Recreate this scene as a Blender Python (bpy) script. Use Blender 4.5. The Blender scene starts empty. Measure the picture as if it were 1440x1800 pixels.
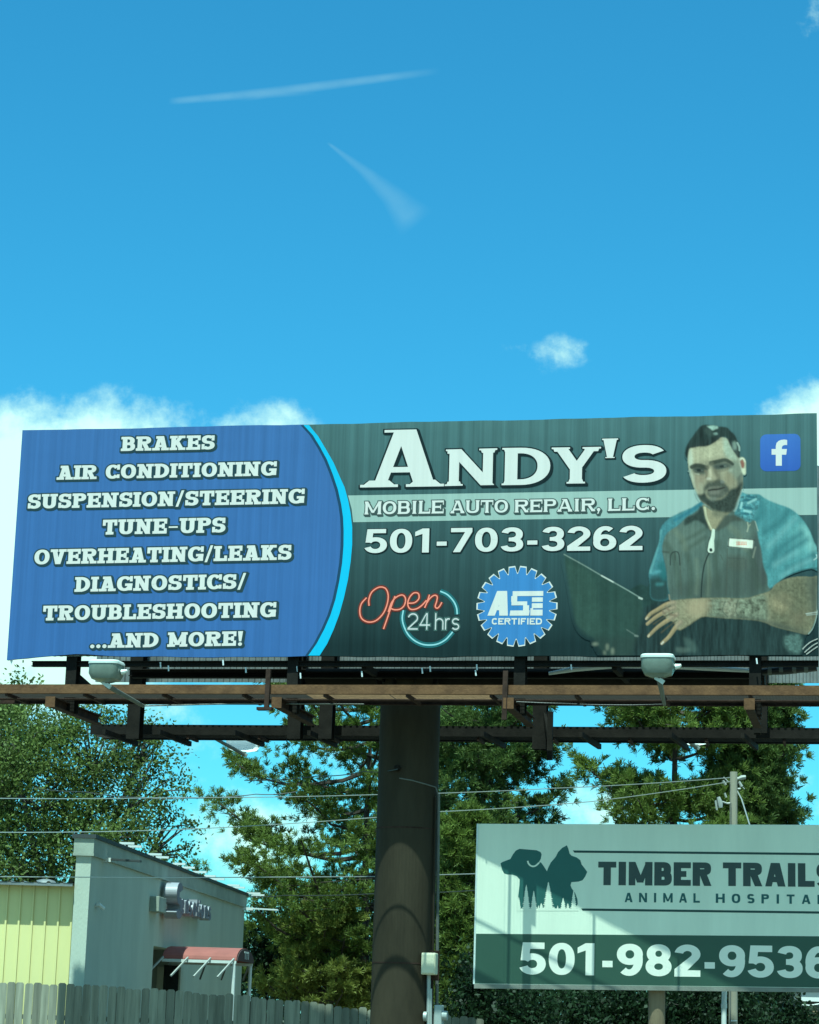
import bpy, math, random
import numpy as np
from mathutils import Vector, Matrix

C = bpy.context.scene
COL = C.collection
rng = np.random.default_rng(7)
random.seed(7)

# ------------------------------------------------------------------ camera
EYE = 1.45
FPX = 4050.0
PITCH, ROLL = 0.21488, 0.03079
_cr, _sr = math.cos(ROLL), math.sin(ROLL)
_R = np.array([1, 0, 0.]); _F = np.array([0, math.cos(PITCH), math.sin(PITCH)])
_U = np.array([0, -math.sin(PITCH), math.cos(PITCH)])
CR = _cr * _R + _sr * _U
CU = -_sr * _R + _cr * _U
CO = np.array([0, 0, EYE])
cam = bpy.data.cameras.new('camera'); camo = bpy.data.objects.new('camera', cam); COL.objects.link(camo)
cam.sensor_fit = 'HORIZONTAL'; cam.sensor_width = 36.0
cam.lens = FPX / 1440 * 36
cam.clip_start = 0.1; cam.clip_end = 5000
m = Matrix.Identity(4)
for i in range(3):
    m[i][0] = CR[i]; m[i][1] = CU[i]; m[i][2] = -_F[i]; m[i][3] = CO[i]
camo.matrix_world = m
C.camera = camo

# ------------------------------------------------------------------ light and sky
SUN_EL = math.radians(66.3)
SUN_AZ = math.radians(-13.0)          # sun stands behind the viewer, this far to the left
sdir = np.array([math.sin(SUN_AZ) * math.cos(SUN_EL), -math.cos(SUN_AZ) * math.cos(SUN_EL), math.sin(SUN_EL)])
sun = bpy.data.lights.new('sun', 'SUN'); suno = bpy.data.objects.new('sun', sun); COL.objects.link(suno)
sun.energy = 5.0; sun.angle = math.radians(0.5); sun.color = (1.0, 0.95, 0.87)
suno.rotation_euler = Vector(tuple(sdir)).to_track_quat('Z', 'Y').to_euler()

C.view_settings.view_transform = 'Standard'; C.view_settings.look = 'None'
C.view_settings.exposure = 0.55; C.view_settings.gamma = 1
# the photograph's own white balance: shot through tinted glass, everything leans to green-cyan
C.view_settings.use_white_balance = True
C.view_settings.white_balance_temperature = 5300
C.view_settings.white_balance_tint = -28

W = bpy.data.worlds.new('World'); C.world = W; W.use_nodes = True
nt = W.node_tree; nt.nodes.clear()
def N(t, **k):
    n = nt.nodes.new(t)
    for a, v in k.items(): setattr(n, a, v)
    return n
def LK(a, b): nt.links.new(a, b)
def MATH(op, a, b=None, c=None, clamp=False):
    n = N('ShaderNodeMath', operation=op, use_clamp=clamp)
    for i, v in enumerate((a, b, c)):
        if v is None: continue
        if isinstance(v, (int, float)): n.inputs[i].default_value = v
        else: LK(v, n.inputs[i])
    return n.outputs[0]
out = N('ShaderNodeOutputWorld'); bg = N('ShaderNodeBackground'); LK(bg.outputs[0], out.inputs[0])
sky = N('ShaderNodeTexSky', sky_type='NISHITA', sun_disc=False)
sky.sun_elevation = SUN_EL; sky.sun_rotation = math.pi - SUN_AZ
sky.air_density = 1.0; sky.dust_density = 0.6; sky.ozone_density = 2.0
tc = N('ShaderNodeTexCoord')
sep = N('ShaderNodeSeparateXYZ'); LK(tc.outputs['Generated'], sep.inputs[0])
yy = MATH('MAXIMUM', sep.outputs[1], 0.02)
u_ = MATH('DIVIDE', sep.outputs[0], yy); v_ = MATH('DIVIDE', sep.outputs[2], yy)
cmb = N('ShaderNodeCombineXYZ'); LK(u_, cmb.inputs[0]); LK(v_, cmb.inputs[1])
def noise(scale, det, rough, off=0.0):
    n = N('ShaderNodeTexNoise'); n.inputs['Scale'].default_value = scale
    n.inputs['Detail'].default_value = det; n.inputs['Roughness'].default_value = rough
    va = N('ShaderNodeVectorMath', operation='ADD'); LK(cmb.outputs[0], va.inputs[0]); va.inputs[1].default_value = (off, off * .7, off * 1.3)
    LK(va.outputs[0], n.inputs['Vector']); return n.outputs['Fac']
def uv(px, py):
    d = _F + CR * (px - 720) / FPX - CU * (py - 900) / FPX
    return d[0] / d[1], d[2] / d[1]
n_big = noise(26, 10, .62, 3.1); n_fine = noise(60, 8, .6, 9.0)
dens = None
def blob(px, py, rx, ry, gain=1.0, ang=0.0):
    global dens
    u0, v0 = uv(px, py); rx /= FPX; ry /= FPX
    du = MATH('SUBTRACT', u_, u0); dv = MATH('SUBTRACT', v_, v0)
    if ang:
        c, s = math.cos(ang), math.sin(ang)
        du, dv = (MATH('ADD', MATH('MULTIPLY', du, c), MATH('MULTIPLY', dv, s)),
                  MATH('SUBTRACT', MATH('MULTIPLY', dv, c), MATH('MULTIPLY', du, s)))
    q = MATH('ADD', MATH('POWER', MATH('ABSOLUTE', MATH('DIVIDE', du, rx)), 2), MATH('POWER', MATH('ABSOLUTE', MATH('DIVIDE', dv, ry)), 2))
    b = MATH('MULTIPLY', MATH('SUBTRACT', 1.0, q), gain)
    b = MATH('MAXIMUM', b, -1.0)
    dens = b if dens is None else MATH('SMOOTH_MAX', dens, b, 0.15)
blob(40, 980, 440, 320, 1.5); blob(180, 850, 260, 180, 1.0); blob(470, 760, 120, 62, .42); blob(10, 1050, 260, 260, 1.0)
blob(1475, 790, 165, 150, 1.4); blob(978, 612, 56, 30, .30); blob(935, 620, 66, 22, .20); blob(965, 640, 60, 20, .08); blob(1480, 30, 80, 50, .25)
blob(420, 1470, 150, 90, .5); blob(1070, 1450, 130, 70, .45); blob(250, 1290, 420, 80, .12); blob(1400, 1390, 70, 40, .12)
d2 = MATH('ADD', dens, MATH('MULTIPLY', MATH('SUBTRACT', n_big, 0.5), 1.9))
d2 = MATH('ADD', d2, MATH('MULTIPLY', MATH('SUBTRACT', n_fine, 0.5), 1.0))
mr = N('ShaderNodeMapRange', interpolation_type='SMOOTHSTEP'); LK(d2, mr.inputs[0])
mr.inputs[1].default_value = 0.0; mr.inputs[2].default_value = 0.9
front = MATH('GREATER_THAN', sep.outputs[1], 0.3)
calpha = MATH('MULTIPLY', MATH('MULTIPLY', mr.outputs[0], front), 0.93)
# windscreen reflections, painted into the sky colour as faint streaks
def glass_streak(pts, wpx, gain):
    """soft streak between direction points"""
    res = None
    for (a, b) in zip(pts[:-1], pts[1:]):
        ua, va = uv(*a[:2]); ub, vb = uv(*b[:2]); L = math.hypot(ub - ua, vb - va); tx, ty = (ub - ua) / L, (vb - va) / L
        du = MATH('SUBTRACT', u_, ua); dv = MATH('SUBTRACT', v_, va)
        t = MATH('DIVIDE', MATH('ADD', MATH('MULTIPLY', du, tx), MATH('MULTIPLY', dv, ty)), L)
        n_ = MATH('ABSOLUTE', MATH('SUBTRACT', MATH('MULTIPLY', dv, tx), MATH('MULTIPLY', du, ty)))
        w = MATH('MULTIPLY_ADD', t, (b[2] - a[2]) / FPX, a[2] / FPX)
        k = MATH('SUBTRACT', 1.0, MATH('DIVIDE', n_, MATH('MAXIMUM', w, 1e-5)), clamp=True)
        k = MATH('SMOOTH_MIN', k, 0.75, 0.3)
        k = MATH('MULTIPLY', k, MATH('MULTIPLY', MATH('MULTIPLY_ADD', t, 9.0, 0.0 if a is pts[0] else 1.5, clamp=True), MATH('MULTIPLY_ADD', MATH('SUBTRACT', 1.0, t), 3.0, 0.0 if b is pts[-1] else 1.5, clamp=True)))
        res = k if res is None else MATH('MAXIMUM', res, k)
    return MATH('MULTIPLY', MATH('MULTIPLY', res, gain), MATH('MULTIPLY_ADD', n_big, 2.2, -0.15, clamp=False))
wa = glass_streak([(296, 178, 8), (470, 163, 12), (775, 124, 9)], 10, .15)
wb = glass_streak([(575, 250, 3), (640, 300, 12), (690, 345, 24), (735, 395, 44)], 10, .085)
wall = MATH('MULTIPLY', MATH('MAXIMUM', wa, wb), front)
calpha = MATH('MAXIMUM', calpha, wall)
# unseen broken cloud over the rest of the sky, added for neutral fill light
n3 = N('ShaderNodeTexNoise'); n3.inputs['Scale'].default_value = 3.0; n3.inputs['Detail'].default_value = 8; LK(tc.outputs['Generated'], n3.inputs['Vector'])
m3 = N('ShaderNodeMapRange', interpolation_type='SMOOTHSTEP'); LK(n3.outputs['Fac'], m3.inputs[0]); m3.inputs[1].default_value = .42; m3.inputs[2].default_value = .62
b3 = N('ShaderNodeMapRange', interpolation_type='SMOOTHSTEP'); LK(sep.outputs[1], b3.inputs[0]); b3.inputs[1].default_value = .55; b3.inputs[2].default_value = .1
calpha = MATH('MAXIMUM', calpha, MATH('MULTIPLY', MATH('MULTIPLY', m3.outputs[0], b3.outputs[0]), .6))
tint = N('ShaderNodeMix', data_type='RGBA', blend_type='MULTIPLY'); tint.inputs['Factor'].default_value = 1
LK(sky.outputs[0], tint.inputs['A']); tint.inputs['B'].default_value = (0.52, 0.945, 1.10, 1)
mixc = N('ShaderNodeMix', data_type='RGBA'); LK(calpha, mixc.inputs['Factor'])
LK(tint.outputs['Result'], mixc.inputs['A']); mixc.inputs['B'].default_value = (7.3, 7.6, 6.5, 1)
LK(mixc.outputs['Result'], bg.inputs['Color']); bg.inputs['Strength'].default_value = 0.106

# ------------------------------------------------------------------ helpers
def rayd(px, py): return _F + CR * (px - 720) / FPX - CU * (py - 900) / FPX
def at(px, py, Y):
    d = rayd(px, py); return CO + d * (Y / d[1])
def lin(c): 
    c = np.asarray(c, float) / 255.0
    return np.where(c <= .04045, c / 12.92, ((c + .055) / 1.055) ** 2.4)
WHITE_LIT = lin((216, 253, 240))
WB = np.linalg.inv(np.array([[.923, -.183, -.013], [.009, 1.077, 0], [.003, 0, 1.06]]))   # undo the photograph's white balance
def obs_s(r, g, b):
    """paint that reads (r,g,b) in the photograph -> its reflectance"""
    return tuple(np.clip((WB @ lin((r, g, b))) / (WB @ WHITE_LIT) * 0.8 * np.array((1.04, 1, .87)), 0.004, 0.9))
def obs(r, g, b):
    """ink on the fully sunlit billboard face"""
    return tuple(np.clip((WB @ lin((r, g, b))) / (WB @ WHITE_LIT) * np.array((.64, .58, .55)), 0.003, 0.9))

class MB:
    def __init__(s): s.v = []; s.f = []
    def poly(s, pts):
        n = len(s.v); s.v += [tuple(p) for p in pts]; s.f.append(tuple(range(n, n + len(pts))))
    def hexa(s, p):       # 8 points: 0-3 bottom loop, 4-7 top loop
        n = len(s.v); s.v += [tuple(q) for q in p]
        for q in ((3, 2, 1, 0), (4, 5, 6, 7), (0, 1, 5, 4), (1, 2, 6, 5), (2, 3, 7, 6), (3, 0, 4, 7)): s.f.append(tuple(n + i for i in q))
    def box(s, x0, x1, y0, y1, z0, z1):
        s.hexa([(x0, y0, z0), (x1, y0, z0), (x1, y1, z0), (x0, y1, z0), (x0, y0, z1), (x1, y0, z1), (x1, y1, z1), (x0, y1, z1)])
    def beam(s, a, b, w, h, up=(0, 0, 1)):
        a = np.array(a, float); b = np.array(b, float); d = b - a; d /= np.linalg.norm(d)
        up = np.array(up, float)
        if abs(d @ up) > .98: up = np.array([0, 1., 0])
        x = np.cross(d, up); x /= np.linalg.norm(x); y = np.cross(x, d)
        x = x * w / 2; y = y * h / 2
        s.hexa([a - x - y, a + x - y, b + x - y, b - x - y, a - x + y, a + x + y, b + x + y, b - x + y])
    def tube(s, pts, rad, n=8, caps=True):
        pts = [np.array(p, float) for p in pts]
        if isinstance(rad, (int, float)): rad = [rad] * len(pts)
        b0 = len(s.v); prev = None
        for i, p in enumerate(pts):
            d = pts[min(i + 1, len(pts) - 1)] - pts[max(i - 1, 0)]; d = d / (np.linalg.norm(d) + 1e-9)
            if prev is None:
                r = np.array([0, 0, 1.]) if abs(d[2]) < .9 else np.array([1., 0, 0])
                x = np.cross(d, r)
            else: x = prev - d * (prev @ d)
            x /= np.linalg.norm(x); prev = x; y = np.cross(d, x)
            for k in range(n):
                a = 2 * math.pi * k / n; s.v.append(tuple(p + (x * math.cos(a) + y * math.sin(a)) * rad[i]))
        for i in range(len(pts) - 1):
            for k in range(n):
                q = b0 + i * n; s.f.append((q + k, q + (k + 1) % n, q + n + (k + 1) % n, q + n + k))
        if caps:
            s.f.append(tuple(b0 + k for k in range(n))[::-1]); q = b0 + (len(pts) - 1) * n
            s.f.append(tuple(q + k for k in range(n)))
    def loft(s, loops, caps=True):
        b0 = len(s.v); n = len(loops[0])
        for l in loops: s.v += [tuple(p) for p in l]
        for i in range(len(loops) - 1):
            for k in range(n):
                q = b0 + i * n; s.f.append((q + k, q + (k + 1) % n, q + n + (k + 1) % n, q + n + k))
        if caps:
            s.f.append(tuple(range(b0, b0 + n))[::-1]); q = b0 + (len(loops) - 1) * n; s.f.append(tuple(range(q, q + n)))
    def prism(s, pts, vec):
        vec = np.array(vec, float); s.loft([[np.array(p) for p in pts], [np.array(p) + vec for p in pts]])
    def build(s, name, mt, parent=None, smooth=False, bevel=0.0):
        me = bpy.data.meshes.new(name); me.from_pydata([tuple(map(float, p)) for p in s.v], [], s.f); me.update()
        o = bpy.data.objects.new(name, me); COL.objects.link(o)
        if mt: me.materials.append(mt)
        if smooth:
            me.polygons.foreach_set('use_smooth', [True] * len(me.polygons))
            me.set_sharp_from_angle(angle=math.radians(40))
        if bevel:
            b = o.modifiers.new('bevel', 'BEVEL'); b.width = bevel; b.segments = 2; b.limit_method = 'ANGLE'
        if parent: o.parent = parent
        return o

def empty(name, label, cat, loc=(0, 0, 0), rz=0.0, group=None):
    o = bpy.data.objects.new(name, None); COL.objects.link(o); o.empty_display_size = .3
    o.location = tuple(map(float, loc)); o.rotation_euler = (0, 0, rz)
    return tag(o, label, cat, group)
def tag(o, label, cat, group=None):
    o['label'] = label; o['category'] = cat
    if group: o['group'] = group
    return o

def mat(name, col, rough=.6, metal=0.0, var=0.0, vscale=3.0, bump=0.0, bscale=20.0, island=0.0, transl=0.0, stretch=None, var2=None, spec=.5):
    mt = bpy.data.materials.new(name); mt.use_nodes = True
    t = mt.node_tree; p = t.nodes['Principled BSDF']
    p.inputs['Base Color'].default_value = (*col, 1); p.inputs['Roughness'].default_value = rough; p.inputs['Metallic'].default_value = metal
    p.inputs['Specular IOR Level'].default_value = spec
    tcn = t.nodes.new('ShaderNodeTexCoord'); vec = tcn.outputs['Object']
    if stretch:
        mp = t.nodes.new('ShaderNodeMapping'); mp.inputs['Scale'].default_value = stretch; t.links.new(vec, mp.inputs[0]); vec = mp.outputs[0]
    colsock = None
    if var or var2:
        nz = t.nodes.new('ShaderNodeTexNoise'); nz.inputs['Scale'].default_value = vscale; nz.inputs['Detail'].default_value = 6; nz.inputs['Roughness'].default_value = .65
        t.links.new(vec, nz.inputs['Vector'])
        rp = t.nodes.new('ShaderNodeValToRGB'); rp.color_ramp.elements[0].position = .3; rp.color_ramp.elements[1].position = .7
        lo = var2 if var2 else tuple(c * (1 - var) for c in col)
        rp.color_ramp.elements[0].color = (*lo, 1); rp.color_ramp.elements[1].color = (*[min(c * (1 + var), 1) if not var2 else c for c in col], 1)
        t.links.new(nz.outputs['Fac'], rp.inputs[0]); colsock = rp.outputs[0]
    if island:
        g = t.nodes.new('ShaderNodeNewGeometry'); hs = t.nodes.new('ShaderNodeHueSaturation')
        mv = t.nodes.new('ShaderNodeMapRange'); mv.inputs[3].default_value = 1 - island; mv.inputs[4].default_value = 1 + island
        t.links.new(g.outputs['Random Per Island'], mv.inputs[0]); t.links.new(mv.outputs[0], hs.inputs['Value'])
        if colsock: t.links.new(colsock, hs.inputs['Color'])
        else: hs.inputs['Color'].default_value = (*col, 1)
        colsock = hs.outputs[0]
    if colsock: t.links.new(colsock, p.inputs['Base Color'])
    if bump:
        nb = t.nodes.new('ShaderNodeTexNoise'); nb.inputs['Scale'].default_value = bscale; nb.inputs['Detail'].default_value = 5
        t.links.new(vec, nb.inputs['Vector']); bm = t.nodes.new('ShaderNodeBump'); bm.inputs['Strength'].default_value = bump; bm.inputs['Distance'].default_value = .02
        t.links.new(nb.outputs['Fac'], bm.inputs['Height']); t.links.new(bm.outputs[0], p.inputs['Normal'])
    if transl:
        tr = t.nodes.new('ShaderNodeBsdfTranslucent'); mx = t.nodes.new('ShaderNodeMixShader'); mx.inputs[0].default_value = transl
        if colsock: t.links.new(colsock, tr.inputs[0])
        else: tr.inputs[0].default_value = (*col, 1)
        ou = t.nodes['Material Output']; t.links.new(p.outputs[0], mx.inputs[1]); t.links.new(tr.outputs[0], mx.inputs[2]); t.links.new(mx.outputs[0], ou.inputs[0])
    return mt

RIB = 0.128
def vinyl(name, col, top=None, attr=False, z0=0, z1=1, rib=1.0):
    """printed vinyl stretched over a ribbed panel: ink colour plus the ribs telegraphing through"""
    mt = bpy.data.materials.new(name); mt.use_nodes = True; t = mt.node_tree; p = t.nodes['Principled BSDF']
    p.inputs['Base Color'].default_value = (*col, 1); p.inputs['Roughness'].default_value = .7; p.inputs['Specular IOR Level'].default_value = .06
    tcn = t.nodes.new('ShaderNodeTexCoord'); sx = t.nodes.new('ShaderNodeSeparateXYZ'); t.links.new(tcn.outputs['Object'], sx.inputs[0])
    if attr:
        a = t.nodes.new('ShaderNodeAttribute'); a.attribute_name = 'ink'; t.links.new(a.outputs['Color'], p.inputs['Base Color'])
    elif top is not None:
        mr = t.nodes.new('ShaderNodeMapRange'); mr.inputs[1].default_value = z0; mr.inputs[2].default_value = z1
        t.links.new(sx.outputs[2], mr.inputs[0]); mx = t.nodes.new('ShaderNodeMix'); mx.data_type = 'RGBA'
        mx.inputs['A'].default_value = (*col, 1); mx.inputs['B'].default_value = (*top, 1)
        t.links.new(mr.outputs[0], mx.inputs['Factor']); t.links.new(mx.outputs['Result'], p.inputs['Base Color'])
    # faint vertical streaks: rib shading put into the ink colour, with some dirt
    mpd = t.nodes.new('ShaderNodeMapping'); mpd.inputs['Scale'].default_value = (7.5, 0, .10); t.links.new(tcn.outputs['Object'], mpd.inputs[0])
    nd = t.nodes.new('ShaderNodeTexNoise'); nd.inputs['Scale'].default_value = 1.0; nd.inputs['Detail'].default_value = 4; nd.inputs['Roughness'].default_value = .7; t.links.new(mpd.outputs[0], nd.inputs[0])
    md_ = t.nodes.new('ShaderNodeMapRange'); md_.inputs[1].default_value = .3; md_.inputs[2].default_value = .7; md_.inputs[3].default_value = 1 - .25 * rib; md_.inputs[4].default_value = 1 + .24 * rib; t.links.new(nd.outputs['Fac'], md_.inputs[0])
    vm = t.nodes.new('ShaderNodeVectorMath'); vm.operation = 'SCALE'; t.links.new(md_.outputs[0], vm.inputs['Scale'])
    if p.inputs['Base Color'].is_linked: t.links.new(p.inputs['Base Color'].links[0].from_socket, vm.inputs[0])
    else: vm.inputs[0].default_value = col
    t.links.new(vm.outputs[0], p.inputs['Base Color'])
    # ribs: irregular vertical ridges
    md = t.nodes.new('ShaderNodeMath'); md.operation = 'MULTIPLY'; md.inputs[1].default_value = 2 * math.pi / RIB; t.links.new(sx.outputs[0], md.inputs[0])
    sn = t.nodes.new('ShaderNodeMath'); sn.operation = 'SINE'; t.links.new(md.outputs[0], sn.inputs[0])
    mp = t.nodes.new('ShaderNodeMapping'); mp.inputs['Scale'].default_value = (2.2, 0, .16); t.links.new(tcn.outputs['Object'], mp.inputs[0])
    nz = t.nodes.new('ShaderNodeTexNoise'); nz.inputs['Scale'].default_value = 1.6; nz.inputs['Detail'].default_value = 3; t.links.new(mp.outputs[0], nz.inputs[0])
    am = t.nodes.new('ShaderNodeMath'); am.operation = 'MULTIPLY'; t.links.new(sn.outputs[0], am.inputs[0]); t.links.new(nz.outputs['Fac'], am.inputs[1])
    nz2 = t.nodes.new('ShaderNodeTexNoise'); nz2.inputs['Scale'].default_value = .9; nz2.inputs['Detail'].default_value = 2; t.links.new(tcn.outputs['Object'], nz2.inputs[0])
    ad = t.nodes.new('ShaderNodeMath'); ad.operation = 'MULTIPLY_ADD'; ad.inputs[1].default_value = 4.0; t.links.new(nz2.outputs['Fac'], ad.inputs[0]); t.links.new(am.outputs[0], ad.inputs[2])
    bm = t.nodes.new('ShaderNodeBump'); bm.inputs['Strength'].default_value = .55 * rib; bm.inputs['Distance'].default_value = .012
    t.links.new(ad.outputs[0], bm.inputs['Height']); t.links.new(bm.outputs[0], p.inputs['Normal'])
    return mt

# ------------------------------------------------------------------ lettering: stroke-built glyphs
class Pen:
    """collects flat pieces (lists of 2-D points); e widens every stroke (used for drop shadows)"""
    def __init__(s, st, h, e=0.0, slab=0.0, sth=.16): s.s, s.h, s.e, s.slab, s.sth, s.p, s.asp = st, h, e, slab, sth, [], 1.0
    def rect(s, x0, x1, y0, y1): s.p.append([(x0 - s.e, y0 - s.e), (x1 + s.e, y0 - s.e), (x1 + s.e, y1 + s.e), (x0 - s.e, y1 + s.e)])
    def V(s, x, y0, y1, w=None): w = w or s.s; s.rect(x - w / 2, x + w / 2, y0, y1)
    def H(s, x0, x1, y, h=None): h = h or s.h; s.rect(x0, x1, y - h / 2, y + h / 2)
    def D(s, x0, y0, x1, y1, w=None):
        w = (w or s.s) / 2 + s.e * 1.1
        dy = y1 - y0; k = s.e * (1 if dy > 0 else -1); sl = (x1 - x0) / dy
        s.p.append([(x0 - w - sl * k, y0 - k), (x0 + w - sl * k, y0 - k), (x1 + w + sl * k, y1 + k), (x1 - w + sl * k, y1 + k)])
    def A(s, cx, cy, rx, ry, a0, a1, n=None, e2=2.0, wx=None, wy=None):
        n = n or max(6, int(abs(a1 - a0) / 9)); a = np.radians(np.linspace(a0, a1, n + 1))
        c, q = np.cos(a), np.sin(a)
        c = np.sign(c) * np.abs(c) ** (2 / e2); q = np.sign(q) * np.abs(q) ** (2 / e2)
        x = cx + rx * c; y = cy + ry * q
        hx = (wx or s.s) / 2 + s.e; hy = (wy or s.h) / 2 + s.e
        ox, oy = cx + (rx + hx) * c, cy + (ry + hy) * q
        ix, iy = cx + max(rx - hx, .01) * c, cy + max(ry - hy, .01) * q
        for i in range(n):
            s.p.append([(ix[i], iy[i]), (ox[i], oy[i]), (ox[i + 1], oy[i + 1]), (ix[i + 1], iy[i + 1])])
    def S(s, x, y, ext=None, w=None):      # slab serif at stem centre x, foot (y=0) or head (y=1)
        if not s.slab: return
        ex = (w or s.s) / 2 + (s.slab if ext is None else ext)
        if s.sth < .1:                     # small flared serif
            k = s.sth; w2 = (w or s.s) / 2
            yy = (0, k, k * 2.6) if y == 0 else (1, 1 - k, 1 - k * 2.6)
            e = s.e; sg = -e if y == 0 else e
            s.p.append([(x - ex - e, yy[0] + sg), (x + ex + e, yy[0] + sg), (x + ex + e, yy[1]), (x - ex - e, yy[1])])
            s.p.append([(x - ex * .8 - e, yy[1]), (x + ex * .8 + e, yy[1]), (x + w2 + e, yy[2]), (x - w2 - e, yy[2])])
        else:
            s.rect(x - ex, x + ex, *((0, s.sth) if y == 0 else (1 - s.sth, 1)))
    def tick(s, x, y0, y1):                # vertical end serif of E, F, L, T, S, C arms
        if s.slab: s.rect(x - s.sth * .5, x + s.sth * .5, y0, y1)

GW = dict(A=1.0, B=.86, C=.88, D=.92, E=.84, F=.8, G=.95, H=1.0, I=.42, K=.96, L=.8, M=1.18, N=1.0, O=.95, P=.84, R=.94, S=.8, T=.88, U=.96, V=.96, Y=.95)
GW.update({'/': .5, '–': .62, '-': .5, '.': .3, '!': .34, "'": .3, ',': .32, ' ': .42})
for d_ in '0235689': GW[d_] = .78
GW.update({'1': .62, '4': .82, '7': .74, 'h': .66, 'r': .42, 's': .56, 'e': .62, 'n': .66, 'a': .6, 't': .42, 'i': .24, 'o': .66})
def glyph(P, ch, w, style):
    s, h = P.s, P.h; L, R, T, B = s / 2, w - s / 2, 1 - h / 2, h / 2
    sl = P.slab
    if sl: L += sl * .8; 
    Rs = w - s / 2 - (sl * .8 if sl else 0)
    M = .5; sf = P.S; e2 = 2.6 if style == 'sans' else 2.2
    if ch == 'A':
        ds = s * 1.02; dl = ds * (.62 if style == 'cop' else .85)
        x0, x1 = ds * .5 + sl * .8, w - ds * .5 - sl * .8
        P.D(x0, 0, w / 2 - ds * .12, 1, dl); P.D(x1, 0, w / 2 + ds * .12, 1, ds); P.H(w * .27, w * .74, .3, h * .95)
        sf(x0, 0); sf(x1, 0)
        if style == 'slab': P.rect(w * .2, w / 2, 1 - P.sth, 1)
        elif style == 'cop': P.rect(w / 2 - s * .95, w / 2 + s * .6, 1 - P.sth, 1)
    elif ch in 'BPRDEFHIKLMNUT':
        if ch in 'BPR':
            P.V(L, 0, 1); lo = .46 if ch != 'B' else .5
            ry = (T - lo - (h / 2 if ch != 'B' else 0)) / 2; lo2 = T - 2 * ry
            rr = R - (.05 * w if ch == 'B' else (.04 * w if ch == 'R' else 0)); rx = min(ry * 1.15, rr - L); cx = rr - rx
            P.H(L, cx, T); P.H(L, cx, lo2); P.A(cx, (T + lo2) / 2, rx, ry, -90, 90, e2=e2)
            sf(L, 1, sl if style != 'slab' else sl) ; sf(L, 0)
            if ch == 'B':
                ry = (lo2 - B) / 2; rx = min(ry * 1.15, R - L); cx = R - rx
                P.H(L, cx, B); P.A(cx, (lo2 + B) / 2, rx, ry, -90, 90, e2=e2)
            if ch == 'R':
                x1 = w - s * .55 - sl * .5
                P.D(x1, 0, w * .5, lo2, s); sf(x1, 0, sl * .7)
        elif ch == 'D':
            P.V(L, 0, 1); rx = min(w * .5, R - L); cx = R - rx; P.H(L, cx, T); P.H(L, cx, B); P.A(cx, .5, rx, .5 - h / 2, -90, 90, e2=e2); sf(L, 0); sf(L, 1)
        elif ch in 'EFL':
            P.V(L, 0, 1); sf(L, 0); sf(L, 1)
            if ch != 'L': P.H(L, w, T); P.H(L, w * .74, M); P.tick(w - P.sth / 2, .66, 1); P.tick(w * .74, M - .17, M + .17)
            if ch != 'F': P.H(L, w, B); P.tick(w - P.sth / 2, 0, .36)
        elif ch == 'H':
            P.V(L, 0, 1); P.V(Rs, 0, 1); P.H(L, Rs, M)
            for x in (L, Rs): sf(x, 0); sf(x, 1)
        elif ch == 'I': P.V(w / 2, 0, 1); sf(w / 2, 0); sf(w / 2, 1)
        elif ch == 'K':
            P.V(L, 0, 1); P.D(L + s * .2, .36, Rs - s * .1, 1, s * .95); P.D(w * .45, .58, Rs, 0, s * 1.05); sf(L, 0); sf(L, 1); sf(Rs - s * .1, 1, sl * .8); sf(Rs, 0, sl * .8)
        elif ch == 'M':
            k = s * .9; P.V(L, 0, 1, k); P.V(Rs, 0, 1); yb = .12
            P.D(L, 1, w / 2, yb, s * .9); P.D(w / 2, yb, Rs, 1, s * .75)
            sf(L, 0); sf(Rs, 0); sf(L - sl * .4, 1, sl * .5); sf(Rs + sl * .4, 1, sl * .5)
        elif ch == 'N':
            k = s * (.8 if style != 'sans' else .95); P.V(L, 0, 1, k); P.V(Rs, 0, 1, k); P.D(L, 1, Rs, 0, s * 1.1)
            sf(L, 0); sf(Rs, 1); sf(L - sl * .3, 1, sl * .6)
        elif ch == 'U':
            r = (Rs - L) / 2; ry = .36; P.V(L, ry, 1); P.V(Rs, ry, 1); P.A(w / 2, ry, r, ry - h / 2, 180, 360, e2=2.4); sf(L, 1); sf(Rs, 1)
        elif ch == 'T':
            P.V(w / 2, 0, 1); P.H(0, w, T); sf(w / 2, 0); P.tick(P.sth / 2, .6, 1); P.tick(w - P.sth / 2, .6, 1)
    elif ch in 'OQ0': P.A(w / 2, .5, w / 2 - s / 2, .5 - h / 2, 0, 360, e2=e2)
    elif ch in 'CG':
        P.A(w / 2, .5, w / 2 - s / 2, .5 - h / 2, 38, 322 if ch == 'C' else 335, e2=e2)
        tx = w - P.sth / 2 if P.sth > .1 else w * .89
        if ch == 'C' and sl: P.tick(tx, .64 if P.sth > .1 else .72, 1 if P.sth > .1 else .98); P.tick(tx, .04, .3)
        if ch == 'G':
            P.V(w - s / 2, .04, .46, s * .9); P.H(w * .52, w, .42, h * .9)
            if sl: P.tick(w - P.sth / 2, .64, 1)
    elif ch == 'S':
        ry = (1 - h) / 4; rx = w / 2 - s / 2 * .95; rl = rx
        P.A(w / 2, T - ry, rx * .95, ry, 25, 270, e2=e2); P.A(w / 2, B + ry, rl, ry, 90, -155, e2=e2)
        if sl: P.tick(w - P.sth / 2 - .02, .62, .98); P.tick(P.sth / 2 + .01, .02, .38)
    elif ch == 'V':
        x0, x1 = s * .5 + sl * .8, w - s * .5 - sl * .8
        P.D(x0, 1, w / 2 - s * .1, 0, s); P.D(x1, 1, w / 2 + s * .1, 0, s * .9); sf(x0, 1); sf(x1, 1)
    elif ch == 'Y':
        x0, x1 = s * .5 + sl * .8, w - s * .5 - sl * .8
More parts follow.
